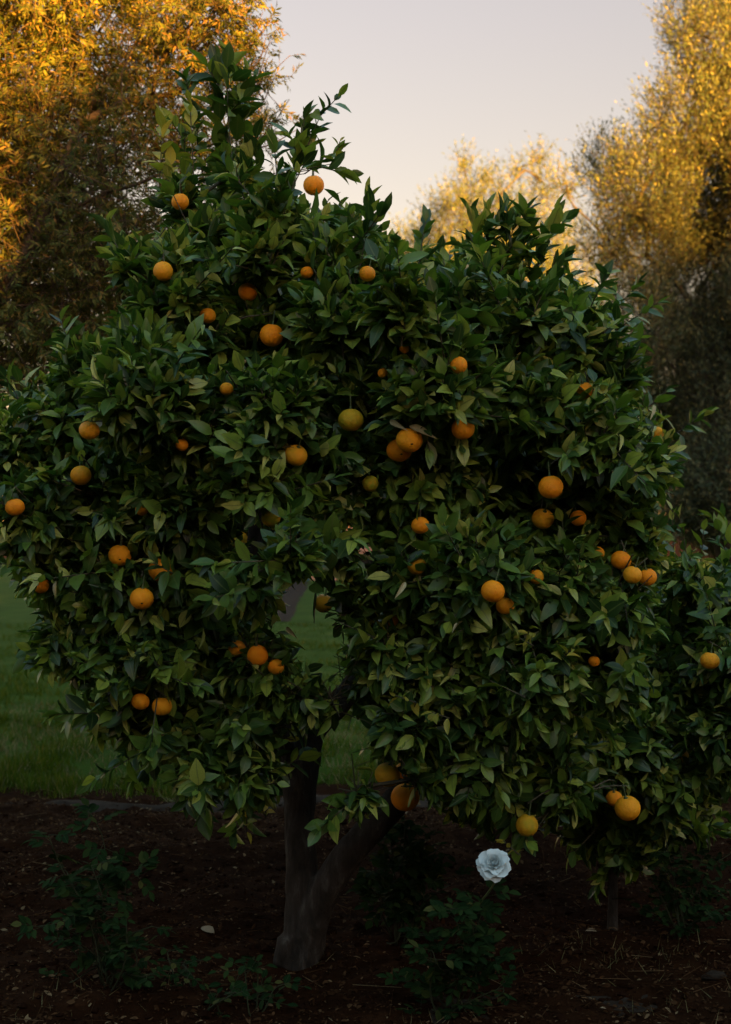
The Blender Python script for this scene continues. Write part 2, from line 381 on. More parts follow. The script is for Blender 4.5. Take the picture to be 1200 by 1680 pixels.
class Leaves:
    """arrays of leaf frames: position, x/y/z axes, size, shape number"""
    def __init__(s, pos, X, Y, Z, size, var):
        s.pos, s.X, s.Y, s.Z, s.size, s.var = pos, X, Y, Z, size, var
    def pick(s, m): return Leaves(s.pos[m], s.X[m], s.Y[m], s.Z[m], s.size[m], s.var[m])
    def mid(s): return s.pos + s.Y * s.size[:, None] * 0.5
    def __len__(s): return len(s.pos)
def cat(ls): return Leaves(*[np.concatenate([getattr(l, a) for l in ls]) for a in ('pos', 'X', 'Y', 'Z', 'size', 'var')])

def scatter_mesh(name, lv, shapes, mat, uv=True):
    V = []; T = []; Q = []; U = []; o = 0
    for k, (sv, sf, su) in enumerate(shapes):
        m = np.nonzero(lv.var == k)[0]
        if not len(m): continue
        s = lv.size[m, None, None]
        v = lv.pos[m, None] + s * (sv[None, :, 0:1] * lv.X[m, None] + sv[None, :, 1:2] * lv.Y[m, None] + sv[None, :, 2:3] * lv.Z[m, None])
        V.append(v.reshape(-1, 3)); U.append(np.tile(su, (len(m), 1)))
        offs = o + np.arange(len(m))[:, None, None] * len(sv)
        for f in sf: (T if f.shape[1] == 3 else Q).append((f[None] + offs).reshape(-1, f.shape[1]))
        o += len(m) * len(sv)
    F = []
    if T: F.append(np.concatenate(T))
    if Q: F.append(np.concatenate(Q))
    return mesh(name, np.concatenate(V), F, mat, np.concatenate(U) if uv else None)

def frames(Y, Nhint, rng=None, roll=0.0):
    Y = norm(Y); N = norm(Nhint - (Nhint * Y).sum(-1, keepdims=True) * Y); X = np.cross(Y, N)
    if roll:
        a = rng.normal(size=(len(Y), 1)) * roll
        X, N = np.cos(a) * X + np.sin(a) * N, np.cos(a) * N - np.sin(a) * X
    return X, Y, N

def perp(D):
    ref = np.where(np.abs(D[:, 2:3]) < 0.9, np.array([[0, 0, 1.0]]), np.array([[1.0, 0, 0]]))
    u = norm(np.cross(D, ref)); return u, np.cross(D, u)

def shoot_leaves(B, D, L, n, size, rng, nvar, droop=0.25, a0=80, a1=28, upb=0.35, t0=0.1, roll=0.25, jit=0.12):
    """n leaves in a spiral on every shoot (base B, direction D, length L)"""
    m = len(B); u, v = perp(D)
    k = np.arange(n); t = t0 + (1 - t0) * k / max(n - 1, 1)
    t = np.clip(t[None] + rng.normal(size=(m, n)) * 0.04, 0, 1)
    ph = k[None] * 2.39996 + rng.uniform(0, 6.28, (m, 1)) + rng.normal(size=(m, n)) * 0.3
    al = np.radians(a0 + (a1 - a0) * t + rng.normal(size=(m, n)) * 12)
    R = np.cos(ph)[..., None] * u[:, None] + np.sin(ph)[..., None] * v[:, None]
    Y = np.cos(al)[..., None] * D[:, None] + np.sin(al)[..., None] * R
    Y = Y - UP * (droop * rng.uniform(0.3, 1.4, (m, n)))[..., None] + rng.normal(size=(m, n, 3)) * jit
    N = D[:, None] * 1.0 + UP * upb + rng.normal(size=(m, n, 3)) * 0.15
    pos = B[:, None] + D[:, None] * (np.reshape(L, (-1, 1)) * t)[..., None]
    sz = size * rng.uniform(0.62, 1.22, (m, n)) * (1 - 0.25 * t ** 3)
    X, Y, N = frames(Y.reshape(-1, 3), N.reshape(-1, 3), rng, roll)
    return Leaves(pos.reshape(-1, 3), X, Y, N, sz.ravel(), rng.integers(0, nvar, m * n))

def sphere_dirs(n, rng):
    i = np.arange(n) + 0.5
    z = 1 - 2 * i / n; a = np.pi * (1 + 5 ** 0.5) * i + rng.uniform(0, 6.28)
    s = np.sqrt(1 - z * z)
    return norm(np.stack([np.cos(a) * s, np.sin(a) * s, z], -1) + rng.normal(size=(n, 3)) * 0.12)

def skeleton(root_pts, root_rad, cents, rng, rmin=0.006):
    """connect every clump centre to the nearest wood; returns list of (points, radii)"""
    root_pts = [np.asarray(p, float) for p in root_pts]
    nodes = list(root_pts); par = [-1] * len(nodes); depth = [0.0] * len(nodes)
    order = np.argsort([min(np.linalg.norm(c - r) for r in root_pts) for c in cents])
    for i in order:
        c = cents[i]
        cost = [np.linalg.norm(c - q) + 0.25 * depth[k] + 0.4 * max(q[2] - c[2], 0) for k, q in enumerate(nodes)]
        j = int(np.argmin(cost)); nodes.append(c); par.append(j); depth.append(depth[j] + np.linalg.norm(c - nodes[j]))
    w = [1.0] * len(nodes)
    for k in range(len(nodes) - 1, -1, -1):
        if par[k] >= 0: w[par[k]] += w[k]
    out = []
    for k in range(len(nodes)):
        if par[k] < 0: continue
        r1 = max(rmin, rmin * w[k] ** 0.45); r0 = r1 * 1.25
        L = np.linalg.norm(nodes[k] - nodes[par[k]]); n = max(4, int(L / 0.07))
        out.append((curve_pts(nodes[par[k]], nodes[k], n, rng, 0.06), np.linspace(r0, r1, n)))
    return out

def rest_or_single(root, lv, shapes, mat, limit, part, rest, shared):
    """the leaves that show largest become single parts, the rest one joined part"""
    px, py, d = project(lv.mid())
    face = np.abs((norm(lv.pos - np.array([0, 0, CAMZ])) * lv.Z).sum(-1))
    area = (lv.size / d * FPX) ** 2 * (0.25 + face)
    inside = (px > -10) & (px < 1210) & (py > -10) & (py < 1690)
    key = (np.floor(px / 14).astype(int) * 1000 + np.floor(py / 14).astype(int))
    order = np.lexsort((d, key)); first = np.ones(len(order), bool); first[1:] = key[order][1:] != key[order][:-1]
    cand = order[first]; cand = cand[inside[cand]]
    cand = cand[np.argsort(-area[cand])][:limit]
    mask = np.zeros(len(lv), bool); mask[cand] = True
    for i in cand:
        o = bpy.data.objects.new(part, shared[lv.var[i]]); put(o, root)
        mt = Matrix.Identity(4); s = lv.size[i]
        for r in range(3):
            mt[r][0] = lv.X[i][r] * s; mt[r][1] = lv.Y[i][r] * s; mt[r][2] = lv.Z[i][r] * s; mt[r][3] = lv.pos[i][r]
        o.matrix_local = Matrix.Translation(-root.location) @ mt
    if (~mask).any():
        me = scatter_mesh(rest, lv.pick(~mask), shapes, mat)
        me.transform(Matrix.Translation(-root.location))
        tag(mobj(rest, me, root), kind='stuff')

def shared_meshes(name, shapes, mat): return [mesh(name, v, f, mat, u) for v, f, u in shapes]
CIT_SH = shared_meshes('citrus_leaf', CITRUS, M['citrus']); CIT_Y = shared_meshes('young_citrus_leaf', CITRUS, M['citrus_young'])
ROSE_SH = shared_meshes('rose_leaf', ROSE, M['rose_leaf'])

def part_mesh(name, vf, mat, root, kind=None, smooth=True):
    me = mesh(name, vf[0], vf[1], mat, smooth=smooth); me.transform(Matrix.Translation(-root.location))
    o = mobj(name, me, root)
    if kind: o['kind'] = kind
    return o

# ------------------------------------------------------------------ oranges: pixel x, y, radius, greenness, clear view (0..1)
ORANGES = [
 (515, 304, 17, 0.0, 1, 'ripe orange hanging under the topmost sprig against the sky'),
 (296, 331, 14, 0.0, 1, 'small bright orange on the upper flank in front of the brown-leaved tree'),
 (268, 445, 16, 0.1, .88, 'orange half covered by leaves below the small bright upper orange'),
 (407, 479, 15, 0.0, .9, 'ripe orange high in the crown just above a larger one'),
 (341, 518, 13, 0.1, .88, 'dull shaded orange in a dark gap beside a bare twig'),
 (446, 550, 19, 0.0, 1, 'large ripe orange above the cream withered leaf'),
 (504, 447, 10, 0.0, .88, 'sliver of orange between leaves close under the top sprig'),
 (603, 449, 13, 0.1, .88, 'orange on the crown shoulder near the upright shoots'),
 (372, 638, 11, 0.1, .88, 'dim orange deep inside beside an inner branch'),
 (147, 706, 16, 0.15, .95, 'round orange alone on the outer flank, its side shaded'),
 (133, 780, 17, 0.2, .9, 'dull amber orange just under the lone flank orange'),
 (299, 730, 10, 0.0, .6, 'orange peeping out beside a pale yellow shoot'),
 (25, 832, 15, 0.0, .95, 'orange at the outermost edge of the wide flank'),
 (233, 835, 11, 0.05, .6, 'half hidden orange behind a leafy rosette'),
 (576, 689, 20, 0.55, 1, 'large yellow-green tinged orange in the middle of the crown'),
 (486, 747, 18, 0.3, .95, 'yellowish orange with a green tinge near the crown middle'),
 (672, 722, 21, 0.0, 1, 'bright orange with a dark blossom scar, upper of a touching pair'),
 (655, 739, 20, 0.0, 1, 'orange tucked under the scarred one, lower of a touching pair'),
 (760, 703, 18, 0.05, .8, 'orange beside the touching pair, partly under leaves'),
 (753, 599, 14, 0.1, .7, 'orange mostly covered by folded leaves under the upright shoots'),
 (960, 642, 15, 0.05, .7, 'orange glimpsed through leaves on the sunward shoulder'),
 (664, 572, 8, 0.0, .6, 'tiny lit patch of orange in the upper middle leaves'),
 (628, 612, 8, 0.0, .5, 'tiny patch of orange above the yellow-green fruit'),
 (1077, 711, 12, 0.1, .8, 'small orange at the crown edge before the olive tree'),
 (904, 799, 20, 0.0, 1, 'large deep orange above a yellowish one on the sunward side'),
 (891, 851, 17, 0.15, .75, 'yellowish orange close under the large deep one'),
 (949, 850, 13, 0.0, .6, 'orange tucked next to the yellowish one under the large deep one'),
 (445, 850, 15, 0.75, .8, 'green-yellow unripe orange next to the see-through gap'),
 (393, 886, 14, 0.5, .7, 'dark olive-tinged orange in deep shade by the gap'),
 (690, 862, 14, 0.05, .95, 'small plain orange in a hollow of the middle leaves'),
 (684, 928, 15, 0.1, .8, 'shaded orange hanging under the small plain one'),
 (197, 911, 18, 0.0, .8, 'shaded orange up beside the large one over the speckled fruit'),
 (265, 935, 20, 0.05, .75, 'large orange just above the clear one with a dark speck'),
 (233, 982, 19, 0.05, 1, 'bright round orange fully clear of leaves, with a dark speck'),
 (68, 960, 13, 0.1, .7, 'dim reddish orange low on the outer flank'),
 (809, 970, 19, 0.0, 1, 'bright orange, bigger of an overlapping pair low in the crown'),
 (829, 994, 15, 0.1, .85, 'orange partly behind the bigger bright one of a pair'),
 (880, 946, 12, 0.1, .6, 'orange mostly behind bluish leaves beside the overlapping pair'),
 (1019, 919, 16, 0.0, 1, 'highest orange of a trio hanging together'),
 (1038, 943, 15, 0.0, .95, 'orange in the middle of a trio'),
 (1063, 947, 14, 0.0, 1, 'clear orange at the outer end of a trio'),
 (981, 908, 11, 0.1, .6, 'shaded orange tucked behind leaves near the trio'),
 (531, 990, 15, 0.15, .8, 'orange hanging over the lawn gap above the trunk fork'),
 (389, 1064, 14, 0.0, .8, 'orange at the end of a shaded row of three'),
 (423, 1075, 17, 0.0, .8, 'orange in the middle of a shaded row of three'),
 (453, 1094, 13, 0.15, .6, 'dim orange nearest the trunk in a shaded row of three'),
 (644, 1018, 10, 0.05, .5, 'reddish orange buried in leaves beside the lawn gap'),
 (231, 1151, 14, 0.05, .85, 'smaller orange of a low pair, partly under leaves'),
 (266, 1159, 16, 0.0, 1, 'round orange, larger of a low pair'),
 (636, 1271, 20, 0.35, 1, 'yellow-green streaked orange low beside the leaning stem'),
 (662, 1266, 15, 0.0, .7, 'dark orange mostly hidden behind the streaked low one'),
 (665, 1308, 22, 0.0, .9, 'large brownish shaded orange touching the leaning stem'),
 (865, 1354, 18, 0.45, 1, 'greenish orange hanging lowest, right above the white rose'),
 (1008, 1310, 13, 0.0, .7, 'dark orange behind a leaf, beside the low reddish one'),
 (1030, 1326, 20, 0.0, 1, 'low reddish orange close above the young tree stem'),
 (1116, 1240, 13, 0.6, .7, 'dim greenish orange among dark low leaves'),
 (975, 1085, 9, 0.0, .5, 'reddish speck of orange behind bluish low leaves'),
 (608, 793, 13, 0.7, .6, 'dull green orange in shade under the crown middle'),
]
ORANGES_YOUNG = [(1165, 1084, 15, 0.05, 1, 'single orange on the smaller neighbouring tree')]

# ------------------------------------------------------------------ orange trees
GAPS = [(488, 872, 17, 9), (476, 935, 10, 9), (530, 1040, 44, 48), (552, 1110, 32, 46), (568, 1230, 46, 78), (485, 978, 12, 20), (600, 905, 16, 10), (500, 430, 12, 12)]

WITHER = mesh('withered_leaf', CITRUS[6][0], CITRUS[6][1], rough_mat('withered_leaf', (0.30, 0.28, 0.14), (0.48, 0.42, 0.25), scale=6, bump=0.2, rough=0.7), CITRUS[6][2])
CLEAR = []
FRUIT_DEPTH = {(904, 799): 4.24, (636, 1271): 4.50, (662, 1266): 4.72, (665, 1308): 4.66, (865, 1354): 4.48, (1030, 1326): 4.62, (1008, 1310): 4.74}
def citrus_tree(name, label, base, lobes, sprigs, fruits, trunks, stem_nodes, seed, leaf_px_gaps, group, young=(), n_single=300, withered=()):
    rng = np.random.default_rng(seed)
    root = empty(name, base); tag(root, label, 'tree', group)
    C = np.array([l[0] for l in lobes]); R = np.array([l[1] for l in lobes])
    # shoots on the clump surfaces
    Bs, Ds, Ls = [], [], []; ins = []
    for i in range(len(C)):
        n = int(max(16, 4 * np.pi * (R[i] + 0.045) ** 2 / 0.0050))
        dr = sphere_dirs(n, rng)
        rad = R[i] * rng.uniform(0.62, 1.05, (n, 1))
        p = C[i] + dr * rad * np.array([1, 1, 0.95])
        dist = np.linalg.norm(p[:, None] - C[None], axis=-1) / R[None]; dist[:, i] = 9
        keep = dist.min(1) > 0.62
        p, dr = p[keep], dr[keep]
        hgt = np.clip((p[:, 2:3] - 0.9) / 1.5, 0, 1)
        D = norm(dr * 0.75 + UP * (0.1 + 0.85 * hgt) + rng.normal(size=p.shape) * 0.33)
        L = rng.uniform(0.07, 0.15, len(p))
        Bs.append(p - D * L[:, None] * 0.6); Ds.append(D); Ls.append(L); ins.append(np.full(len(p), i))
    B, D, L, own = np.concatenate(Bs), np.concatenate(Ds), np.concatenate(Ls), np.concatenate(ins)
    hg = np.clip((B[:, 2] - 0.9) / 1.5, 0, 1)
    lv = []
    for lo, hi, dr_, a0_, a1_ in ((-1, .25, .42, 82, 35), (.25, .6, .25, 75, 25), (.6, 2, .10, 66, 16)):
        q = (hg > lo) & (hg <= hi)
        if q.any(): lv.append(shoot_leaves(B[q], D[q], L[q], 9, 0.077, rng, len(CITRUS), droop=dr_, a0=a0_, a1=a1_, roll=0.45, jit=0.2))
    tw0, tw1 = [B, C[own] + (B - C[own]) * 0.15], [B + D * L[:, None], B]
    # vigorous shoots standing out of the crown
    m = 26 * len(C) // 10; i = rng.integers(0, len(C), m); dr = norm(rng.normal(size=(m, 3)) * np.array([1, 1, .8]) + UP * .25)
    b = C[i] + dr * R[i][:, None]; out = np.min(np.linalg.norm(b[:, None] - C[None], axis=-1) / R[None], axis=1) > 0.95; out &= b[:, 2] < 2.5
    b, dr, i = b[out], dr[out], i[out]; l2 = rng.uniform(.12, .24, len(b)); d2 = norm(dr + UP * (.7 * np.clip((b[:, 2:3] - .9) / 1.5, -.3, 1)) + rng.normal(size=b.shape) * .25)
    lv.append(shoot_leaves(b, d2, l2, 15, 0.08, rng, len(CITRUS), droop=0.15, a0=68, a1=18, roll=.4, jit=.18))
    tw0 += [b, C[i]]; tw1 += [b + d2 * l2[:, None], b]
    # longer upright sprigs
    yl = []
    for (a, b, n, sz, yg) in sprigs:
        a, b = np.array(a), np.array(b); dd = norm((b - a)[None]); LL = np.array([np.linalg.norm(b - a)])
        s = shoot_leaves(a[None], dd, LL, n, sz, rng, len(CITRUS), droop=0.12, a0=62, a1=12, upb=0.2, t0=0.12, jit=0.15)
        (yl if yg else lv).append(s)
        if LL[0] > 0.2 and not yg:                          # side shoots up a long sprig
            for q in np.arange(0.12, 0.95, 0.085 / LL[0]):
                b0 = a + (b - a) * q; sd = norm((dd[0] * 0.9 + rng.normal(size=3) * np.array([.7, .7, .2]))[None]); sl = rng.uniform(.05, .10)
                lv.append(shoot_leaves(b0[None], sd, np.array([sl]), 6, sz * .95, rng, len(CITRUS), droop=0.1, a0=60, a1=14, roll=.4))
                tw0.append(b0[None]); tw1.append(b0[None] + sd * sl)
        j = int(np.argmin(np.linalg.norm(C - a, axis=1)))
        tw0 += [a[None], C[j][None]]; tw1 += [b[None], a[None]]
    for (c, n, sz) in young:
        c = np.array(c)
        for k in range(n):
            dd = norm((np.array([rng.normal() * 0.6, -0.5, 0.6]) + rng.normal(size=3) * 0.3)[None])
            a = c + rng.normal(size=3) * 0.03
            yl.append(shoot_leaves(a[None], dd, np.array([0.07]), 5, sz, rng, len(CITRUS), droop=0.2, roll=0.5))
            j = int(np.argmin(np.linalg.norm(C - a, axis=1)))
            tw0 += [a[None], C[j][None]]; tw1 += [a[None] + dd * 0.07, a[None]]
    leaves = cat(lv); yleaves = cat(yl) if yl else None
    # openings in the crown
    px, py, d = project(leaves.mid())
    keep = np.ones(len(leaves), bool)
    for (gx, gy, ax, ay) in leaf_px_gaps:
        q = ((px - gx) / ax) ** 2 + ((py - gy) / ay) ** 2
        keep &= ~((q < 1) & (rng.random(len(keep)) < 0.95))
    # fruit: set into the leaf surface, leaves make room for it
    fr = []
    for (fx, fy, r, g, vis, lab) in fruits:
        lp = np.stack([600 + C[:, 0] / C[:, 1] * FPX, HOR - (C[:, 2] - CAMZ) / C[:, 1] * FPX], -1)
        rp = R / C[:, 1] * FPX
        q = np.hypot(lp[:, 0] - fx, lp[:, 1] - fy) / rp
        front = np.where(q < 1, C[:, 1] - R * np.sqrt(np.clip(1 - q * q, 0, 1)), np.where(q < 1.3, C[:, 1], 99))
        fd = front.min()
        if fd > 50: fd = C[int(np.argmin(q)), 1]
        fd += (-0.06 if vis > 0.85 else 0.0) - (0.15 if fy > 1230 else 0)
        rr = r / FPX * fd * 1.04; c = P(fx, fy, fd)
        if (fx, fy) in FRUIT_DEPTH: fd = FRUIT_DEPTH[(fx, fy)]; rr = r / FPX * fd * 1.04; c = P(fx, fy, fd)
        for (oc, orr) in [(f[0], f[1]) for f in fr]:          # touching fruit do not overlap
            dv = np.linalg.norm(c - oc)
            if dv < (rr + orr) * 1.0:
                need = math.sqrt(max((rr + orr) ** 2 - np.hypot(c[0] - oc[0], c[2] - oc[2]) ** 2, 0)) * 1.02
                fd = oc[1] + need; c = P(fx, fy, fd); rr = r / FPX * fd * 1.04
        fr.append((c, rr, g, lab))
        m = leaves.mid(); tip = leaves.pos + leaves.Y * leaves.size[:, None]
        near = (np.linalg.norm(m - c, axis=1) < rr * 1.12) | (np.linalg.norm(tip - c, axis=1) < rr * 0.98) | (np.linalg.norm(leaves.pos - c, axis=1) < rr * 0.98)
        hide = (np.hypot(px - fx, py - fy) < (r * 0.95 + 15 * vis if vis > .85 else r * .85)) & (d < fd)
        tpx, tpy, td = project(tip); hide |= (np.hypot(tpx - fx, tpy - fy) < r * 0.9) & (td < fd)
        keep &= ~near & ~(hide & (rng.random(len(keep)) < (vis if vis > .85 else vis * .75)))
    for (c, rr, fx, fy, vis) in CLEAR:                            # leave the neighbour's fruit in view too
        near = np.linalg.norm(leaves.mid() - c, axis=1) < rr * 1.2
        keep &= ~near & ~((np.hypot(px - fx, py - fy) < rr / c[1] * FPX * 0.95 + 14) & (d < c[1]) & (rng.random(len(keep)) < vis))
    CLEAR.extend((f[0], f[1], q[0], q[1], q[4]) for f, q in zip(fr, fruits))
    leaves = leaves.pick(keep)
    ny = 0
    if yleaves is not None:
        rest_or_single(root, yleaves, CITRUS, M['citrus_young'], 70, 'young_leaf', 'young_foliage', CIT_Y); ny = min(70, len(yleaves))
    rest_or_single(root, leaves, CITRUS, M['citrus'], n_single, 'leaf', 'foliage', CIT_SH)
    for (wx, wy, wd, sz) in withered:
        o = bpy.data.objects.new('withered_leaf', WITHER); put(o, root); o.location = P(wx, wy, wd) - np.array(root.location); o.scale = (sz, sz, sz)
        o.rotation_euler = (rng.uniform(-.9, -.2), rng.normal() * .5, rng.uniform(2.2, 4.2))
    # wood
    p0, p1 = np.concatenate(tw0), np.concatenate(tw1)
    tp = [sticks(p0, p1, 0.0028, 0.0016)]
    parts = []
    for pts, rad in skeleton(stem_nodes, None, C, rng):
        if rad[0] > 0.010: parts.append((pts, rad))
        else: tp.append(tube(pts, rad, 5))
    for (c, rr, g, lab) in fr:                                    # a fruiting twig from the nearest clump to each stalk
        j = int(np.argmin(np.linalg.norm(C - c, axis=1))); a = c + UP * (rr * 0.9 + 0.035)
        tp.append(tube(curve_pts(C[j], a, 6, rng, 0.06), np.linspace(0.004, 0.0022, 6), 5))
    part_mesh('twigs', join(tp), M['twig'], root, 'stuff')
    for pts, rad in parts: part_mesh('branch', tube(pts, rad, 7, rng, 0.03), M['bark'], root)
    V, F = join([tube(p, r, 16, rng, 0.035) for p, r in trunks])
    o = part_mesh('trunk', (V, F), M['bark'], root)
    md = o.modifiers.new('merge', 'REMESH'); md.mode = 'VOXEL'; md.voxel_size = 0.009; md.use_smooth_shade = True
    sm = o.modifiers.new('soften', 'SMOOTH'); sm.factor = 0.5; sm.iterations = 2
    return root, fr

def spline(pts, rad, n=40):
    """Catmull-Rom through control points"""
    pts = np.asarray(pts, float); rad = np.asarray(rad, float)
    q = np.concatenate([[2 * pts[0] - pts[1]], pts, [2 * pts[-1] - pts[-2]]]); out = []; ro = []
    for s in np.linspace(0, len(pts) - 1 - 1e-6, n):
        i = int(s); t = s - i; a, b, c, d = q[i:i + 4]
        out.append(0.5 * ((2 * b) + (-a + c) * t + (2 * a - 5 * b + 4 * c - d) * t * t + (-a + 3 * b - 3 * c + d) * t ** 3))
        ro.append(rad[i] * (1 - t) + rad[min(i + 1, len(rad) - 1)] * t)
    return np.array(out), np.array(ro)

FRONT = [(350,400,68),(258,500,58),(232,585,66),(218,440,42),(300,490,58),(150,610,60),(300,335,42),(385,300,46),(455,350,46),(430,420,84),(540,430,66),(600,440,50),(290,440,52),(560,520,105),(440,540,95),
 (660,510,68),(765,505,78),(850,530,85),(940,570,78),(1005,620,70),(345,560,62),(225,655,92),(125,690,88),(35,740,85),(320,690,98),(440,680,105),
 (580,650,110),(720,640,115),(860,650,115),(970,710,105),(1035,770,78),(60,850,92),(180,820,108),(300,820,108),(415,780,95),(560,780,100),
 (700,790,118),(840,800,118),(965,830,108),(1040,890,75),(95,940,74),(215,950,108),(335,955,95),(410,960,55),(560,905,45),(660,940,95),(780,960,118),
 (900,960,118),(1000,985,98),(115,1055,70),(230,1080,108),(345,1085,95),(425,1095,62),(635,1080,72),(725,1100,115),(860,1110,118),(985,1110,105),
 (195,1170,58),(300,1190,88),(480,915,44),(520,880,42),(575,1000,44),(486,1140,46),(540,1150,50),(620,1120,62),(590,1300,40),(400,1195,72),(330,1275,52),(405,1270,58),(660,1200,72),(780,1230,108),(900,1240,108),(1015,1230,95),(690,1275,58),(825,1300,72),(925,1295,62)]
lob_rng = np.random.default_rng(17)
def crown_lobes(spec, cx, cy, rx, ry, d0, dep, back=True):
    out = []
    for (x, y, r) in spec:
        rho = min(1.0, math.hypot((x - cx) / rx, (y - cy) / ry)); h = math.sqrt(1 - rho * rho)
        d = d0 - dep * h + lob_rng.normal() * 0.11; r = r * lob_rng.uniform(0.85, 1.12)
        out.append((P(x, y, d), max(r - 27, 20) / FPX * d))
    if back:
        for k, (x, y, r) in enumerate(spec):
            if k % 2 or 420 < x < 600 and 840 < y < 1260 or y < 360: continue
            rho = min(1.0, math.hypot((x - cx) / rx, (y - cy) / ry)); h = math.sqrt(1 - rho * rho)
            if h < 0.3: continue
            d = d0 + dep * h * 0.9
            out.append((P(600 + (x - 600) * 0.93, y * 0.96 + 20, d), 1.15 * r / FPX * d))
    return out
main_lobes = crown_lobes(FRONT, 560, 800, 660, 680, 5.05, 0.75)
def sp(a, b, n, sz, d, yg=0, dd=0.0): return (P(a[0], a[1], d), P(b[0], b[1], d + dd), n, sz, yg)
main_sprigs = [
 sp((365, 330), (358, 95), 24, .10, 4.95), sp((385, 260), (405, 120), 15, .10, 4.92), sp((335, 300), (308, 135), 15, .085, 4.97), sp((375, 200), (372, 90), 10, .09, 4.88),
 sp((300, 330), (305, 190), 9, .08, 4.9), sp((262, 300), (268, 200), 13, .085, 4.72, 1), sp((318, 290), (312, 165), 11, .085, 4.74, 1), sp((275, 330), (280, 270), 7, .07, 4.72, 1),
 sp((470, 350), (500, 195), 15, .095, 4.95), sp((490, 275), (530, 180), 10, .085, 4.95), sp((500, 285), (550, 250), 7, .085, 4.93, 0), sp((530, 275), (572, 285), 6, .08, 4.92),
 sp((548, 268), (558, 232), 5, .05, 4.92, 1), sp((430, 320), (420, 225), 9, .09, 4.95), sp((525, 400), (535, 335), 8, .07, 4.95), sp((560, 410), (570, 365), 8, .08, 4.9), sp((610, 430), (625, 375), 8, .08, 4.95),
 sp((795, 480), (775, 350), 20, .095, 4.85), sp((800, 470), (800, 345), 18, .095, 4.9), sp((830, 480), (832, 340), 20, .095, 4.85), sp((850, 470), (866, 365), 18, .095, 4.82), sp((868, 480), (912, 352), 18, .09, 4.87), sp((875, 490), (928, 420), 16, .095, 4.86), sp((815, 470), (850, 350), 16, .09, 4.8),
 sp((890, 520), (930, 460), 7, .085, 4.83), sp((720, 500), (692, 430), 8, .11, 4.8), sp((735, 480), (728, 425), 7, .10, 4.8), sp((990, 600), (1050, 555), 10, .09, 4.9), sp((1040, 690), (1095, 640), 9, .09, 4.95),
 sp((930, 540), (960, 490), 8, .085, 4.9), sp((130, 650), (95, 575), 8, .085, 4.9), sp((60, 700), (10, 620), 9, .09, 4.95), sp((1060, 760), (1110, 740), 8, .09, 4.95), sp((200, 600), (205, 545), 7, .08, 4.8), sp((225, 440), (205, 400), 6, .09, 4.95),
 sp((280, 620), (280, 545), 8, .085, 4.7), sp((330, 610), (345, 550), 8, .085, 4.7), sp((60, 1050), (45, 1075), 5, .09, 4.9), sp((400, 1300), (405, 1345), 6, .11, 4.75), sp((335, 1290), (330, 1335), 6, .11, 4.75),
 sp((470, 1170), (495, 1190), 6, .10, 4.75), sp((500, 1130), (545, 1175), 7, .11, 4.8), sp((470, 1150), (515, 1160), 7, .11, 4.78), sp((620, 1110), (570, 1090), 7, .10, 4.7), sp((840, 1340), (845, 1390), 6, .09, 4.6), sp((580, 1310), (565, 1330), 6, .08, 4.7), sp((610, 1300), (590, 1290), 6, .08, 4.7)]
def yp(x, y, d, n=1, sz=.055): return (P(x, y, d), n, sz)
main_young = [yp(350, 725, 4.25), yp(335, 705, 4.25), yp(545, 945, 4.35, 3, .075), yp(520, 920, 4.4), yp(890, 1040, 4.25, 2, .05), yp(640, 1050, 4.35, 2, .06), yp(910, 1080, 4.25), yp(420, 1340, 4.7, 2, .06),
 yp(860, 1400, 4.55, 2, .05), yp(500, 1230, 4.6, 1, .06), yp(640, 690, 4.3, 1, .07), yp(410, 585, 4.45, 1, .06), yp(270, 590, 4.6, 1, .06), yp(930, 540, 4.7, 1, .06), yp(760, 1180, 4.3, 1, .05), yp(700, 1170, 4.3, 1, .05), yp(460, 1020, 4.5, 1, .06),
 yp(1070, 660, 4.85, 1, .06), yp(650, 480, 4.6, 1, .06), yp(600, 470, 4.65, 1, .05)]
tb = P(495, 1560, 4.9); base_main = (tb[0], tb[1], float(gz(tb[0], tb[1])) - 0.01)
def Q(x, y, d=4.9): return P(x, y, d)
stem_a = spline([Q(495, 1590), Q(494, 1545), Q(496, 1450), Q(492, 1340, 4.92), Q(494, 1250, 4.95), Q(515, 1195, 4.98), Q(560, 1150, 5.02), Q(600, 1090, 5.05)], [0.074, 0.064, 0.058, 0.052, 0.070, 0.050, 0.042, 0.036])
stem_b = spline([Q(503, 1560), Q(520, 1490, 4.86), Q(565, 1410, 4.82), Q(640, 1325, 4.8), Q(710, 1240, 4.8), Q(760, 1130, 4.85)], [0.060, 0.056, 0.052, 0.050, 0.046, 0.034])
stem_c = spline([Q(492, 1275, 4.95), Q(465, 1200, 4.92), Q(425, 1110, 4.9), Q(390, 1000, 4.95)], [0.045, 0.040, 0.034, 0.028])
stem_d = spline([Q(480, 1225, 4.97), Q(440, 1110, 5.2), Q(415, 960, 5.25), Q(430, 760, 5.15)], [0.04, 0.034, 0.03, 0.026])
flare = [spline([Q(490 + dx, 1540, 4.9 + dy * .5), Q(484 + 1.7 * dx, 1585, 4.9 + dy * .8)], [0.036, 0.016], 8) for dx, dy in ((-18, -.06), (14, -.07), (20, .05), (-14, .08))]
knots = [(Q(520, 1518, 4.825)[None] + np.array([[0, .02, 0], [0, -.006, 0], [0, -.012, .0]]), np.array([.016, .02, .008])), (Q(545, 1437, 4.79)[None] + np.array([[0, .02, 0], [0, -.004, 0], [0, -.010, 0]]), np.array([.014, .017, .006]))]
trunks = [stem_a, stem_b, stem_c, stem_d] + flare + knots
nodes = [stem_a[0][-1], stem_a[0][-6], stem_b[0][-1], stem_b[0][-9], stem_c[0][-1], stem_c[0][-8], stem_d[0][-1], stem_d[0][-8], stem_d[0][-16]]
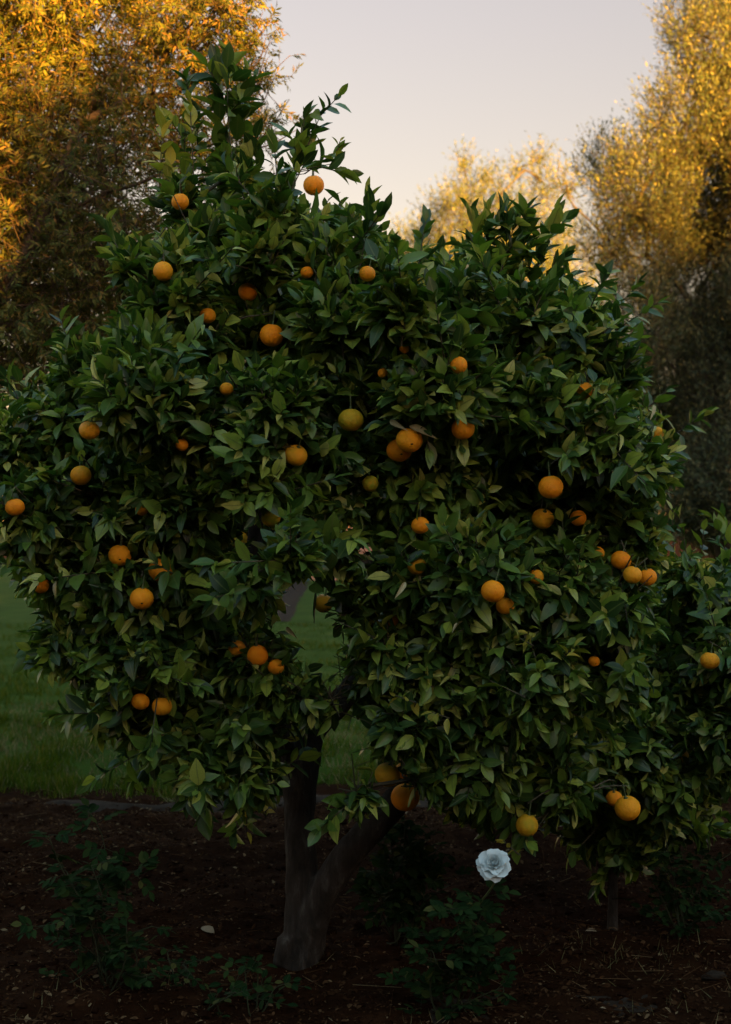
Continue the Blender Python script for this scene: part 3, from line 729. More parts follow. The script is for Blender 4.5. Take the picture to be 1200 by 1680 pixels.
tree1, fruit1 = citrus_tree('orange_tree', 'large bushy orange tree full of fruit with a forked dark trunk', base_main, main_lobes, main_sprigs, ORANGES, trunks, nodes, 101, GAPS, 'orange trees', main_young, 230, [(408, 592, 4.38, .075), (672, 700, 4.17, .085), (640, 690, 4.2, .07), (1072, 665, 4.75, .06), (775, 430, 4.7, .08), (470, 1030, 4.45, .06), (665, 955, 4.2, .06), (760, 1020, 4.2, .05)])

YOUNG = [(1130,955,60),(1185,990,80),(1110,1050,80),(1200,1090,95),(1100,1150,85),(1185,1200,75),(1075,1270,85),(1010,1320,62),(1080,1355,62),(965,1365,45),(1020,1395,45),(1260,980,90),(1270,1110,90),(1150,1265,62),(1205,1240,70),(1120,1330,55)]
young_lobes = crown_lobes(YOUNG, 1100, 1130, 260, 330, 5.45, 0.3, False) + [(P(1120, 1120, 5.8), .28), (P(1210, 1050, 5.8), .28), (P(1060, 1270, 5.7), .22)]
yb = P(1005, 1525, 5.25); base_y = (yb[0], yb[1], float(gz(yb[0], yb[1])) - 0.01)
ys_ = spline([np.array(base_y) - UP * 0.04, P(1006, 1450, 5.25), P(1004, 1380, 5.27), P(1030, 1280, 5.35), P(1080, 1180, 5.45)], [0.022, 0.018, 0.017, 0.016, 0.012])
y_sprigs = [sp((1130, 930), (1115, 845), 9, .075, 5.3), sp((1190, 930), (1188, 850), 9, .08, 5.3), sp((1105, 900), (1103, 835), 7, .06, 5.3), sp((1150, 920), (1155, 870), 7, .07, 5.3), sp((970, 1370), (940, 1400), 6, .09, 5.1)]
tree2, fruit2 = citrus_tree('orange_tree', 'smaller young orange tree on a thin stem beside the large one', base_y, young_lobes, y_sprigs, ORANGES_YOUNG, [ys_], [ys_[0][-1], ys_[0][-10]], 202, [], 'orange trees', [yp(1130, 950, 5.1)], 280)

# fruit objects
def orange_mesh():
    nu, nv = 28, 18; V = []; 
    for j in range(nv + 1):
        th = math.pi * j / nv
        for i in range(nu):
            ph = 2 * math.pi * i / nu
            r = 1.0 - 0.10 * math.exp(-(th / 0.22) ** 2) - 0.05 * math.exp(-((math.pi - th) / 0.14) ** 2)
            V.append((r * math.sin(th) * math.cos(ph), r * math.sin(th) * math.sin(ph), 0.96 * r * math.cos(th)))
    i = np.arange(nv)[:, None] * nu; j = np.arange(nu)[None]; k = (j + 1) % nu
    F = np.stack([i + j, i + nu + j, i + nu + k, i + k], -1).reshape(-1, 4)
    return mesh('orange_fruit', np.array(V), F, M['orange'])
OR_ME = orange_mesh()
SCAR_ME = OR_ME.copy(); SCAR_ME.name = 'blossom_scar'; SCAR_ME.materials.clear(); SCAR_ME.materials.append(rough_mat('dark_scar', (0.03, 0.015, 0.006), (0.07, 0.035, 0.012), scale=8))
sv, sf = tube([(0, 0, .84), (0, 0, .90), (0, 0, .96), (0.02, 0, 1.3), (0.05, 0, 2.1)], [.16, .20, .09, .055, .05], 7)
STEM_ME = mesh('stem', sv, sf, M['green_twig'])
orr = np.random.default_rng(44)
for (c, rr, g, lab) in fruit1 + fruit2:
    o = mobj('orange_fruit', OR_ME); o.location = c; o.scale = (rr * orr.uniform(.96, 1.04), rr * orr.uniform(.96, 1.04), rr * orr.uniform(.93, 1.03))
    o.rotation_euler = (orr.normal() * 0.22, orr.normal() * 0.22, orr.uniform(0, 6.28)); o.color = (min(1.0, g * 1.35), float(np.clip(orr.normal() * .25 + .06 + g, 0, 1)), 0, 1)
    tag(o, lab, 'orange', 'oranges hanging in the trees')
    mobj('stem', STEM_ME, o)
    if 'scar' in lab or 'speck' in lab:
        o.rotation_euler = (0.1, 0.1, 0)
        sc_ = mobj('blossom_scar', SCAR_ME, o); sc_.location = (0.18, -0.92, -0.24); sc_.scale = (.11, .05, .09)

# ------------------------------------------------------------------ background trees
def wood(root, lobesC, stems, nodes, rng, bark, rmin, thick, extra=()):
    tp = []
    for pts, rad in skeleton(nodes, None, lobesC, rng, rmin):
        if rad[0] > thick: part_mesh('branch', tube(pts, rad, 7, rng, 0.03), bark, root)
        else: tp.append(tube(pts, rad, 5))
    V, F = join([tube(p, r, 12, rng, 0.04) for p, r in stems]); part_mesh('trunk', (V, F), bark, root)
    return tp

def feather_tree(name, label, base, lobes, stems, nodes, seed, shapes, mat, bark, dens, nl, lsize, slen, dirw, droop, twigr, a0, a1, pinnate=None, sprigs=(), rmin=0.008):
    rng = np.random.default_rng(seed); root = empty(name, base); tag(root, label, 'tree')
    C = np.array([l[0] for l in lobes]); R = np.array([l[1] for l in lobes]); Bs, Ds, Ls, own = [], [], [], []
    for i in range(len(C)):
        n = int(dens * R[i] ** 2 * (lobes[i][2] if len(lobes[i]) > 2 else 1)) + 6
        dr = sphere_dirs(n, rng); p = C[i] + dr * R[i] * rng.uniform(0.35, 1.0, (n, 1)) ** 0.7
        D = norm(dr * dirw[0] + UP * dirw[1] + rng.normal(size=p.shape) * dirw[2]); L = slen * rng.uniform(0.5, 1.3, n)
        Bs.append(p - D * L[:, None] * 0.5); Ds.append(D); Ls.append(L); own.append(np.full(n, i))
    for (a, b) in sprigs:
        a, b = np.array(a), np.array(b); Bs.append(a[None]); Ds.append(norm((b - a)[None])); Ls.append(np.array([np.linalg.norm(b - a)])); own.append(np.array([int(np.argmin(np.linalg.norm(C - a, axis=1)))]))
    B, D, L, own = np.concatenate(Bs), np.concatenate(Ds), np.concatenate(Ls), np.concatenate(own)
    tw = [sticks(B, B + D * L[:, None], twigr, twigr * 0.5), sticks(C[own] + (B - C[own]) * 0.75, B, twigr * 1.3, twigr)]
    if pinnate:                                             # compound leaves: stalks first, leaflets on them
        k, rl = pinnate
        st = shoot_leaves(B, D, L, k, rl, rng, 1, droop=droop, a0=a0, a1=a1, upb=0.3)
        tw.append(sticks(st.pos, st.pos + st.Y * st.size[:, None], twigr * 0.35, twigr * 0.2))
        m = len(st); t = np.repeat(np.linspace(0.3, 1.0, nl), 2)[:-1]; sd = np.tile([1.0, -1.0], nl)[:-1]; sd[-1] = 0
        pos = st.pos[:, None] + st.Y[:, None] * (st.size[:, None] * t[None])[..., None]
        Y = st.Y[:, None] * 0.75 + st.X[:, None] * sd[None, :, None] * 0.8 - UP * 0.25 + rng.normal(size=pos.shape) * 0.16
        N = st.Z[:, None] + rng.normal(size=pos.shape) * 0.3
        X, Y, N = frames(Y.reshape(-1, 3), N.reshape(-1, 3))
        lv = Leaves(pos.reshape(-1, 3), X, Y, N, lsize * rng.uniform(0.6, 1.3, len(Y)), rng.integers(0, len(shapes), len(Y)))
    else:
        lv = shoot_leaves(B, D, L, nl, lsize, rng, len(shapes), droop=droop, a0=a0, a1=a1, upb=0.2)
    me = scatter_mesh('crown', lv, shapes, mat, uv=False); me.transform(Matrix.Translation(-root.location))
    tag(mobj('crown', me, root), kind='stuff')
    tp = wood(root, C, stems, nodes, rng, bark, rmin, rmin * 1.9)
    part_mesh('twigs', join(tp + tw), bark, root, 'stuff')
    return root, len(lv)

def lob(spec, d, jit, seed):
    r = np.random.default_rng(seed); o = []
    for s in spec:
        dd = d + r.uniform(-jit, jit); o.append((P(s[0], s[1], dd), s[2] / FPX * dd, s[3] if len(s) > 3 else 1.0))
    return o
# tree with slender brownish leaflets, trunk just beyond the left of the view
lt = lob([(60,-120,200),(250,-90,140),(320,30,95),(150,70,150),(0,110,170),(375,120,55,.6),(250,160,120),(80,250,150),(200,310,115,.8),(-70,330,180),(90,430,130),(215,450,90,.6),(-10,530,140),(140,560,80,.7),
          (300,250,80,.7),(-150,80,200),(-180,520,180),(60,-330,220),(-160,-200,220),(300,400,60,.5),(400,200,40,.5),(260,560,60,.5),(395,55,40,.7),(425,130,30,.6),(425,215,28,.6),(370,0,50,.8)], 7.9, 0.6, 8) + lob([(40,430,130),(150,500,110),(-20,600,130),(250,450,90,.7),(120,340,120),(0,250,130),(90,590,90),(220,550,80,.7)], 9.2, 0.4, 9)
lbase = np.array([-2.55, 8.1, -0.02])
l_st = [spline([lbase - UP * .1, lbase + UP * .8, P(-90, 700, 8.0), P(-60, 450, 7.9), P(-10, 250, 7.9)], [.15, .12, .10, .07, .025]), spline([P(-100, 720, 8.05), P(-20, 520, 7.6), P(60, 380, 7.5), P(130, 200, 7.5)], [.06, .045, .03, .012])]
l_nodes = [l_st[0][0][-1], l_st[0][0][-12], l_st[0][0][-22], l_st[1][0][-1], l_st[1][0][-12], l_st[1][0][-24]]
l_sprig = [(P(390, 210, 7.6), P(440, 95, 7.6)), (P(380, 120, 7.6), P(445, 30, 7.6)), (P(400, 250, 7.6), P(450, 190, 7.6)), (P(350, 40, 7.6), P(395, -5, 7.6)), (P(40, 150, 7.2), P(55, 60, 7.2)), (P(160, 260, 7.2), P(205, 185, 7.2)), (P(200, 120, 7.2), P(250, 0, 7.2))]
ltree, n1 = feather_tree('slender_leaved_tree', 'tall tree with slender brownish leaflets, sunlit golden at its top, behind the orange tree', tuple(lbase), lt, l_st, l_nodes, 31, ASH, M['ash'], M['ash_bark'],
             700, 5, 0.042, 0.26, (0.8, 0.35, 0.35), 0.25, 0.0035, 75, 25, pinnate=(5, 0.11), sprigs=l_sprig, rmin=0.008)

for a_, b_, c_ in (((405, 250), (440, 215), (475, 163)), ((410, 245), (445, 237), (487, 213)), ((395, 130), (425, 100), (437, 60)), ((395, 90), (430, 55), (452, 15)), ((390, 215), (420, 190), (455, 118))):
    p_, r_ = spline([P(*a_, 7.6), P(*b_, 7.6), P(*c_, 7.6)], [.006, .004, .002], 14)
    part_mesh('bare_twig', tube(p_, r_, 5), M['ash_bark'], ltree)

def olive(label, base, spec, d, jit, seed, dens, lsize, slen, nl=9):
    lb = lob(spec, d, jit, seed); base = np.array(base, float)
    cen = np.mean([l[0] for l in lb], axis=0)
    fork = base + (cen - base) * 0.35
    st = [spline([base - UP * .1, base + (fork - base) * .5 + np.array([.1, 0, 0]), fork, base + (cen - base) * .7], [.2, .15, .13, .07])]
    return feather_tree('olive_tree', label, tuple(base), lb, st, [st[0][0][-1], st[0][0][-14], st[0][0][-24]], seed, OLIVE, M['olive'], M['olive_bark'],
                 dens, nl, lsize, slen, (0.55, 0.7, 0.3), 0.05, 0.0016, 55, 18, rmin=0.010)
_, n2 = olive('large bushy grey-green olive tree reaching out of view, lit in golden patches', (4.0, 15.2, -.03),
      [(1000,270,60,.7),(1060,300,90),(1130,190,90),(1180,70,90),(1120,30,50,.5),(1230,180,110),(1150,330,110),(1230,350,120),(990,390,55,.7),(1060,420,90),(1150,470,110),(1250,500,120),(1040,540,85),(1110,600,100,1.6),(1210,640,120,1.6),(1120,720,90,2.0),(1200,780,100,2.0),(1130,830,60,2.0),(1065,690,55,1.8),(1170,560,80,1.4),(1180,860,60,2.0),(1230,-40,110),(1300,250,120),(1300,450,120),(1020,650,60),(930,300,30,.5)],
      15.0, 0.9, 51, 2400, 0.062, 0.40)
_, n3 = olive('feathery sunlit olive tree glowing golden, standing apart further back', (2.1, 24, -.03),
      [(762,262,18,.9),(768,310,32,.8),(800,285,18,.9),(822,320,36,.8),(848,275,16,.9),(885,255,18,.9),(890,300,34,.8),(735,330,22,.8),(740,370,60),(810,380,70),(880,390,70),(930,460,60),(860,480,80),(780,480,80),(950,560,70),(720,450,50),(900,600,90),(800,620,100),(960,520,40)],
      24.0, 1.2, 52, 1000, 0.085, 0.5)
_, n4 = olive('pale grey-blue olive tree low behind the crown shoulder', (0.8, 29, -.03),
      [(660,410,45,.7),(700,400,45,.7),(640,460,60),(700,480,70),(590,500,60),(740,560,80),(640,570,90),(560,590,80)], 29.0, 1.2, 53, 800, 0.10, 0.5)

# ------------------------------------------------------------------ unseen hedge added behind the viewer, shaped to throw shade over the garden
def shade_hedge():
    rng = np.random.default_rng(71); root = empty('shade_hedge', (8, -8.0, -0.02)); tag(root, 'tall leafy hedge added unseen behind the viewpoint to cast shade', 'hedge')
    xs = np.arange(-20, 34, 0.12)
    top = 5.0 + 0.5 * fbm(xs * 0.5, xs * 0 + 1.5, 3, 91) + 1.0 * np.clip((xs - 10.5) / 2.5, 0, 1) + 2.2 * np.clip((xs - 17.5) / 2.5, 0, 1)
    top = top + 0.40 * np.clip((xs - 5.2) / 0.3, 0, 1) * np.clip((9.5 - xs) / 1.0, 0, 1)
    low = np.exp(-((xs - 5.12) / 0.2) ** 4); top = top * (1 - low) + 4.62 * low          # dip shaped to let sun through towards the yellow sprig
    prof = [(-0.8, 0), (-0.95, 1.5), (-0.8, 3.8), (-0.35, 4.6), (0, 5.0), (0.35, 4.6), (0.8, 3.8), (0.95, 1.5), (0.8, 0)]
    V = np.array([[(x, -8.0 + q[0] + 0.08 * rng.normal(), max(q[1] / 5.0 * t + 0.08 * rng.normal(), -0.02)) for q in prof] for x, t in zip(xs, top)])
    n, k = V.shape[:2]; i = np.arange(n - 1)[:, None] * k; j = np.arange(k - 1)[None]
    F = np.stack([i + j, i + j + 1, i + k + j + 1, i + k + j], -1).reshape(-1, 4)
    part_mesh('hedge_body', (V.reshape(-1, 3), F), M['hedge'], root, 'stuff')
    m = 2600; x = rng.uniform(-20, 34, m); t = np.interp(x, xs, top)
    B = np.stack([x, -8 + rng.normal(size=m) * 0.35, t + rng.uniform(-0.4, 0.15, m)], -1)
    D = norm(UP + rng.normal(size=(m, 3)) * 0.3); L = rng.uniform(0.3, 0.8, m) * (1 + 1.6 * np.clip(vnoise(x * 1.6, x * 0, 5), 0, 1))
    lv = shoot_leaves(B, D, L, 9, 0.16, rng, len(CITRUS), droop=0.1)
    # tall loose tops that let flecks of sun through
    m2 = 640; x2 = np.concatenate([rng.uniform(10.5, 18.5, 520), rng.uniform(3.5, 9.0, 120)]); t2 = np.interp(x2, xs, top)
    B2 = np.stack([x2, -8 + rng.normal(size=m2) * 0.3, t2 - 0.2], -1); L2 = np.where(x2 > 10, rng.uniform(0.8, 2.3, m2), rng.uniform(.5, 1.5, m2)); D2 = norm(UP + rng.normal(size=(m2, 3)) * 0.16)
    lv = cat([lv, shoot_leaves(B2, D2, L2, 15, 0.17, rng, len(CITRUS), droop=0.1)])
    thin = (np.abs(lv.pos[:, 0] - 5.12) > 0.24) | (rng.random(len(lv)) < 0.35); lv = lv.pick(thin)
    B, D, L = np.concatenate([B, B2]), np.concatenate([D, D2]), np.concatenate([L, L2])
    me = scatter_mesh('foliage', lv, CITRUS, M['hedge']); me.transform(Matrix.Translation(-root.location)); tag(mobj('foliage', me, root), kind='stuff')
    q = np.abs(B[:, 0] - 5.12) > 0.3; B, D, L = B[q], D[q], L[q]
    part_mesh('twigs', sticks(B - D * 0.4, B + D * L[:, None], 0.008, 0.004), M['twig'], root, 'stuff')
shade_hedge()

# ------------------------------------------------------------------ far wall and gate
wr = empty('garden_wall', (0, 40, -0.03)); tag(wr, 'low pink plaster garden wall far across the lawn', 'wall')
def box(x0, x1, y0, y1, z0, z1):
    V = np.array([(x, y, z) for x in (x0, x1) for y in (y0, y1) for z in (z0, z1)], float)
    return V, np.array([(0, 1, 3, 2), (4, 6, 7, 5), (0, 4, 5, 1), (2, 3, 7, 6), (0, 2, 6, 4), (1, 5, 7, 3)])
for x0, x1 in ((-6.5, -3.05), (-1.55, 2.5)):
    part_mesh('wall_panel', box(x0, x1, 40, 40.3, -0.1, 1.6), M['pink_wall'], wr, smooth=False)
    part_mesh('coping', box(x0 - .03, x1 + .03, 39.95, 40.35, 1.6, 1.68), M['pink_wall'], wr, smooth=False)
gr = empty('garden_gate', (-2.3, 40.1, -0.03)); tag(gr, 'blue painted board gate in the far pink wall', 'gate')
for k in range(6): part_mesh('board', box(-3.03 + k * .245, -2.80 + k * .245, 40.1, 40.14, -0.02, 1.5), M['blue_paint'], gr, smooth=False)
for z in (0.3, 1.2): part_mesh('rail', box(-3.04, -1.56, 40.06, 40.098, z, z + .1), M['blue_paint'], gr, smooth=False)

# ------------------------------------------------------------------ grass, clods, litter
rg = np.random.default_rng(81)
def blades(name, label, cat_, x, y, h, mat, lean=0.35, w=0.10):
    m = len(x); B = np.stack([x, y, np.where(y > 7.7, lawn_z(x, y), gz(x, y)) - 0.004], -1)
    Y = norm(UP + rg.normal(size=(m, 3)) * lean); X, Y, N = frames(Y, rg.normal(size=(m, 3)))
    shp = [(np.array([(-w / 2, 0, 0), (w / 2, 0, 0), (0, 1, 0.12)]), [np.array([(0, 1, 2)])], np.zeros((3, 2))), (np.array([(-w / 2, 0, 0), (w / 2, 0, 0), (0, 0.9, 0.35)]), [np.array([(0, 1, 2)])], np.zeros((3, 2)))]
    o = mobj(name, scatter_mesh(name, Leaves(B, X, Y, N, h, rg.integers(0, 2, m)), shp, mat, uv=False))
    return tag(o, label, cat_, kind='stuff')
m = 150000; yy = 7.7 + 14 * rg.random(m) ** 2.2; xx = rg.uniform(-0.32, 0.32, m) * yy
k = (yy > lawn_edge(xx) + 0.1 * rg.normal(size=m)) & ~((xx > 1.5) & (rg.random(m) < 0.8))
k &= rg.random(m) < 0.8 + 0.4 * fbm(xx * 1.1, yy * 1.1, 3, 33)
tuft = 1 + 0.9 * np.clip(fbm(xx * 2.6, yy * 2.6, 3, 35), -0.5, 1)
blades('grass', 'short green lawn grass behind the orange trees', 'grass', xx[k], yy[k], rg.uniform(0.03, 0.075, k.sum()) * tuft[k], M['grass'])
m = 42000; yy = 7.6 + 4 * rg.random(m) ** 2; xx = np.where(rg.random(m) < 0.72, rg.uniform(1.4, 3.0, m), rg.uniform(-2.8, 1.4, m)); k = (yy > lawn_edge(xx) - 0.15)
blades('dry_grass', 'dry straw-coloured grass along the lawn edge', 'grass', xx[k], yy[k], rg.uniform(0.03, 0.09, k.sum()), M['dry_grass'], 0.6)
tx = []; ty = []
for (px_, py_, n, s) in [(930, 1545, 40, .14), (1000, 1560, 50, .14), (1120, 1640, 50, .12), (1090, 1560, 40, .10), (120, 1660, 40, .14), (520, 1565, 24, .03), (1180, 1350, 200, .15), (730, 1670, 20, .08)]:
    dd = CAMZ * FPX / (py_ - HOR); tx.append((px_ - 600) / FPX * dd + rg.normal(size=n) * s); ty.append(dd + rg.normal(size=n) * s * 0.8)
tx, ty = np.concatenate(tx), np.concatenate(ty)
blades('grass', 'thin weedy grass tufts on the dark soil', 'grass', tx, ty, rg.uniform(0.02, 0.07, len(tx)), M['dry_grass'], 0.8, 0.05)

def lump_shapes(n):
    out = []
    base = np.array([(1, 0, 0), (-1, 0, 0), (0, 1, 0), (0, -1, 0), (0, 0, 1), (0, 0, -1)], float)
    tri = np.array([(0, 2, 4), (2, 1, 4), (1, 3, 4), (3, 0, 4), (2, 0, 5), (1, 2, 5), (3, 1, 5), (0, 3, 5)])
    for _ in range(n):
        v = list(base); f = []; cache = {}
        def md(a, b):
            key = (min(a, b), max(a, b))
            if key not in cache: cache[key] = len(v); v.append(norm((v[a] + v[b])[None])[0])
            return cache[key]
        for a, b, c in tri:
            x, y, z = md(a, b), md(b, c), md(c, a); f += [(a, x, z), (x, b, y), (z, y, c), (x, y, z)]
        vv = np.array(v) * (1 + rg.normal(size=(len(v), 1)) * 0.16) * np.array([1, 0.85, 0.6])
        out.append((vv, [np.array(f)], vv[:, :2]))
    return out
LUMPS = lump_shapes(6)
m = 3200; yy = 3.5 + 4.0 * rg.random(m) ** 1.3; xx = rg.uniform(-0.30, 0.30, m) * yy
sz = 0.004 + 0.020 * rg.random(m) ** 5; B = np.stack([xx, yy, gz(xx, yy) + sz * 0.1], -1)
X, Y, N = frames(rg.normal(size=(m, 3)) * np.array([1, 1, .2]), np.tile(UP, (m, 1)) + rg.normal(size=(m, 3)) * .2)
tag(mobj('soil_clods', scatter_mesh('soil_clods', Leaves(B, X, Y, N, sz, rg.integers(0, 6, m)), LUMPS, M['clod'], uv=False)), 'crumbly dark soil clods scattered over the bed', 'soil', kind='stuff')
for o in [bpy.data.objects['soil_clods']]:
    o.data.polygons.foreach_set('use_smooth', np.zeros(len(o.data.polygons), bool))
for (px_, py_, s, lab) in [(1170, 1592, .045, 'rounded pinkish soil lump beside the footpath'), (905, 1610, .028, 'small soil lump near the grass tufts'), (440, 1535, .03, 'flat soil lump near the trunk foot'), (60, 1600, .03, 'soil lump under the dark sapling')]:
    dd = CAMZ * FPX / (py_ - HOR); x = (px_ - 600) / FPX * dd
    o = mobj('stone', mesh('stone', LUMPS[len(lab) % 6][0], LUMPS[len(lab) % 6][1], M['path' if 'pinkish' in lab else 'clod'])); o.location = (x, dd, float(gz(x, dd)) + s * .15); o.scale = (s, s * .8, s * .7)
    tag(o, lab, 'stone')
m = 30000; yy = 3.5 + 4.2 * rg.random(m) ** 0.9; xx = rg.uniform(-0.30, 0.30, m) * yy
B = np.stack([xx, yy, gz(xx, yy) + 0.006], -1)
X, Y, N = frames(rg.normal(size=(m, 3)) * np.array([1, 1, .25]), np.tile(UP, (m, 1)) + rg.normal(size=(m, 3)) * .45)
tag(mobj('leaf_litter', scatter_mesh('leaf_litter', Leaves(B, X, Y, N, 0.008 + 0.022 * rg.random(m) ** 2.5, rg.integers(0, 7, m)), CITRUS, M['litter'])), 'dry brown leaf litter strewn under the trees', 'leaf litter', kind='stuff')
m = 700; yy = 3.5 + 4.0 * rg.random(m); xx = rg.uniform(-0.30, 0.30, m) * yy; B = np.stack([xx, yy, gz(xx, yy) + 0.012], -1); D = norm(rg.normal(size=(m, 3)) * np.array([1, 1, .12]))
v, f = sticks(B, B + D * rg.uniform(0.04, 0.2, (m, 1)), 0.0016, 0.0009)
tag(mobj('dead_twigs', mesh('dead_twigs', v, f, M['litter'])), 'thin dead twigs and straw lying on the soil', 'twigs', kind='stuff')
DRY = rough_mat('pale_dry_leaf', (0.16, 0.12, 0.075), (0.28, 0.22, 0.14), scale=60, bump=0.2)
for (px_, py_, s, lab) in [(352, 1527, .075, 'pale curled dead leaf lying on the soil near the trunk'), (392, 1498, .06, 'thin straw-coloured fallen leaf behind the pale curled one'), (425, 1392, .085, 'cream fallen leaf caught under the hanging foliage'), (960, 1518, .05, 'whitish fallen leaf beside the thin stem'), (985, 1650, .045, 'yellowish fallen leaf in front of the young tree')]:
    dd = CAMZ * FPX / (py_ - HOR); x = (px_ - 600) / FPX * dd; sh = CITRUS[5]
    o = mobj('fallen_leaf', mesh('fallen_leaf', sh[0], sh[1], DRY, sh[2])); o.location = (x, dd, float(gz(x, dd)) + .012); o.scale = (s, s, s)
    o.rotation_euler = (rg.normal() * .3 + .3, rg.normal() * .4, rg.uniform(0, 6.28)); tag(o, lab, 'leaf')

# ------------------------------------------------------------------ rose bushes and saplings
def petal_shape(w, cup, roll, rng):
    n = 6; V = []
    for j in range(n):
        v = j / (n - 1)
        hw = w * 0.5 * (0.35 + 0.95 * v ** 0.7) * (1 if v < 0.75 else math.sqrt(max(1 - ((v - 0.75) / 0.33) ** 2, 0.05)))
        for i in range(n):
            u = i / (n - 1) * 2 - 1
            V.append((u * hw, v * (1 - 0.10 * u * u * v) + 0.05 * rng.normal() * (v > .9), cup * (u * u * hw * 0.9 + 0.5 * v * v) - roll * max(v - 0.6, 0) ** 2 * 2.2 + 0.03 * rng.normal() * v * v))
    i = np.arange(n - 1)[:, None] * n; j = np.arange(n - 1)[None]
    return np.array(V), np.stack([i + j, i + j + 1, i + n + j + 1, i + n + j], -1).reshape(-1, 4)

def rose_bloom(parent, c, axis, rad):
    rng = np.random.default_rng(12)
    fl = empty('rose_bloom', tuple(np.array(c) - np.array(parent.location))); fl.parent = parent
    ax = Vector(axis).normalized(); base = ax.to_track_quat('Z', 'Y').to_matrix()
    meshes = [mesh('petal', *petal_shape(w, cu, ro, rng), M['petal']) for (w, cu, ro) in [(0.9, .8, .1), (0.9, .6, .35), (0.85, .45, .6), (0.85, .35, .8)] for _ in (0, 1)]
    for (n, tl, ln, zo, g) in [(3, 6, .34, .34, 0), (5, 18, .44, .30, 0), (6, 32, .54, .25, 1), (7, 46, .66, .19, 1), (8, 60, .80, .12, 2), (8, 74, .93, .06, 2), (8, 90, 1.0, .0, 3)]:
        for k in range(n):
            ph = (k + 0.37 * tl) / n * 2 * math.pi + rng.normal() * 0.16; tilt = math.radians(tl + rng.normal() * 5); L = rad * ln * rng.uniform(.88, 1.08)
            r = Matrix.Rotation(ph, 3, 'Z') @ Matrix.Rotation(math.pi / 2 - tilt, 3, 'X') @ Matrix.Rotation(rng.normal() * .12, 3, 'Y')
            off = Matrix.Rotation(ph, 3, 'Z') @ Vector((0, rad * 0.05, rad * zo))
            o = mobj('petal', meshes[g * 2 + k % 2], fl)
            o.matrix_local = Matrix.Translation(base @ off) @ (base @ r).to_4x4() @ Matrix.Diagonal((L, L, L, 1))
    v, f_ = tube([ax * -0.03 * 1.0, ax * -0.012, ax * 0.004], [.005, .014, .006], 8)
    mobj('calyx', mesh('calyx', v, f_, M['green_twig']), fl)

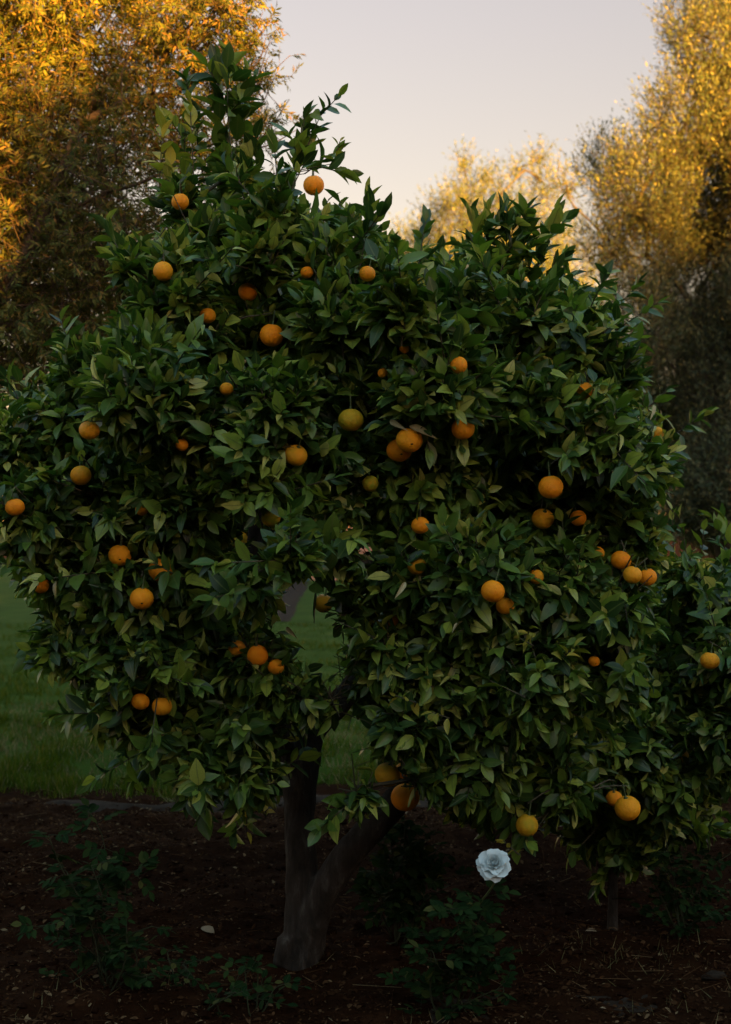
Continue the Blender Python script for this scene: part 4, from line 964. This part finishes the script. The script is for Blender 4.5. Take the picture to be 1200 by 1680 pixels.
def bush(name, label, cat_, px, py, tips, seed, leaf, per, leaflets=5, bloom=None, d=None, limit=300, mat='rose_leaf', sh=None, cane=0.003):
    rng = np.random.default_rng(seed)
    dd = CAMZ * FPX / (py - HOR); x = (px - 600) / FPX * dd; base = np.array([x, dd, float(gz(x, dd)) - 0.005])
    root = empty(name, tuple(base)); tag(root, label, cat_)
    LV = []; stalk = []
    for (tx_, ty_) in tips:
        b = P(tx_, ty_, dd + rng.uniform(-0.15, 0.12)); a = base + np.array([rng.normal() * .02, rng.normal() * .02, -0.01])
        n = 12; t = np.linspace(0, 1, n)[:, None]
        pts = a * (1 - t) + b * t + np.array([0, 0, 1.0]) * 0.12 * np.sin(np.pi * t) * np.linalg.norm(b - a) + np.sin(2 * np.pi * t) * rng.normal(size=3) * .02
        part_mesh('cane', tube(pts, np.linspace(cane, cane * .5, n), 6), M['cane'], root)
        L = np.linalg.norm(b - a); m = max(3, int(L / 0.5 * per * 2.0))
        tt = rng.uniform(0.22, 1.0, m); tt[0] = 1.0
        pos = np.stack([np.interp(tt, t[:, 0], pts[:, i]) for i in range(3)], -1)
        Y = norm(rng.normal(size=(m, 3)) * np.array([1, 1, .35]) + UP * 0.15); ln = leaf * 1.9 * rng.uniform(.7, 1.2, m)
        stalk.append(sticks(pos, pos + Y * ln[:, None], 0.0012, 0.0008))
        Xs, Ys, Ns = frames(Y, np.tile(UP, (m, 1)) + rng.normal(size=(m, 3)) * .25 + np.array([0, -.35, 0]))
        for q in range(leaflets):
            tq = 1.0 if q == leaflets - 1 else 0.45 + 0.3 * (q // 2); s = 0.0 if q == leaflets - 1 else (1 if q % 2 else -1)
            Yq = Ys + Xs * s * 1.3 + rng.normal(size=(m, 3)) * .12 - UP * 0.12
            X2, Y2, N2 = frames(Yq, Ns + rng.normal(size=(m, 3)) * .2)
            LV.append(Leaves(pos + Ys * (ln * tq)[:, None], X2, Y2, N2, leaf * rng.uniform(.75, 1.2, m), rng.integers(0, 3, m)))
    part_mesh('leaf_stalks', join([(v, f) for v, f in stalk]), M['cane'], root, 'stuff')
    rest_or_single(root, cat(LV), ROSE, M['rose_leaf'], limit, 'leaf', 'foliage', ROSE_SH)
    if bloom:
        bx, by, bd, rad = bloom; c = P(bx, by, bd); axis = (-0.10, -0.80, 0.55)
        s0 = c - np.array(Vector(axis).normalized()) * 0.028
        pts, rr = spline([base, base + (s0 - base) * .5 + np.array([-.02, 0.03, .04]), s0 + np.array([0, .02, -.05]), s0], [.004, .0035, .003, .003], 20)
        part_mesh('cane', tube(pts, rr, 6), M['green_twig'], root)
        rose_bloom(root, c, axis, rad)
    return root
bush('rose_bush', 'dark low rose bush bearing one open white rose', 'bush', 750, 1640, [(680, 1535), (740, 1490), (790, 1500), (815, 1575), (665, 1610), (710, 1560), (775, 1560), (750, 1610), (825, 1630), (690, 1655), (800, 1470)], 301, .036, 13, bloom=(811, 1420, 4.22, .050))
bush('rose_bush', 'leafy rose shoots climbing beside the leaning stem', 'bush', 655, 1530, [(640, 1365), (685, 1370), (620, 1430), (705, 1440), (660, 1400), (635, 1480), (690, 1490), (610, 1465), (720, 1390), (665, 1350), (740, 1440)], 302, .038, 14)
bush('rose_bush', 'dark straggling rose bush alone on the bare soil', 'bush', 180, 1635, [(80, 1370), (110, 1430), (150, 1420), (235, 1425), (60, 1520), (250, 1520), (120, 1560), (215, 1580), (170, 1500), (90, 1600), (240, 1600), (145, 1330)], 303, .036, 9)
bush('leafy_weed', 'tangled leafy undergrowth beyond the thin young stem', 'plant', 1120, 1525, [(1060, 1440), (1165, 1390), (1190, 1450), (1080, 1405), (1140, 1345), (1200, 1400), (1110, 1470), (1165, 1500), (1040, 1480), (1195, 1500), (1090, 1360)], 304, .034, 13, 3)
bush('leafy_weed', 'small three-tipped weed in front of the trunk', 'plant', 425, 1650, [(430, 1575), (390, 1592), (465, 1615)], 305, .034, 16, 3)
bush('leafy_weed', 'tiny pale green weed beside the three-tipped one', 'plant', 362, 1662, [(368, 1632), (350, 1640)], 306, .03, 14, 3)
bush('leafy_weed', 'single weed sprout at the edge of the straggling bush', 'plant', 300, 1620, [(300, 1585), (315, 1600), (285, 1560)], 307, .03, 14, 3)
print('leaf counts', n1, n2, n3, n4)
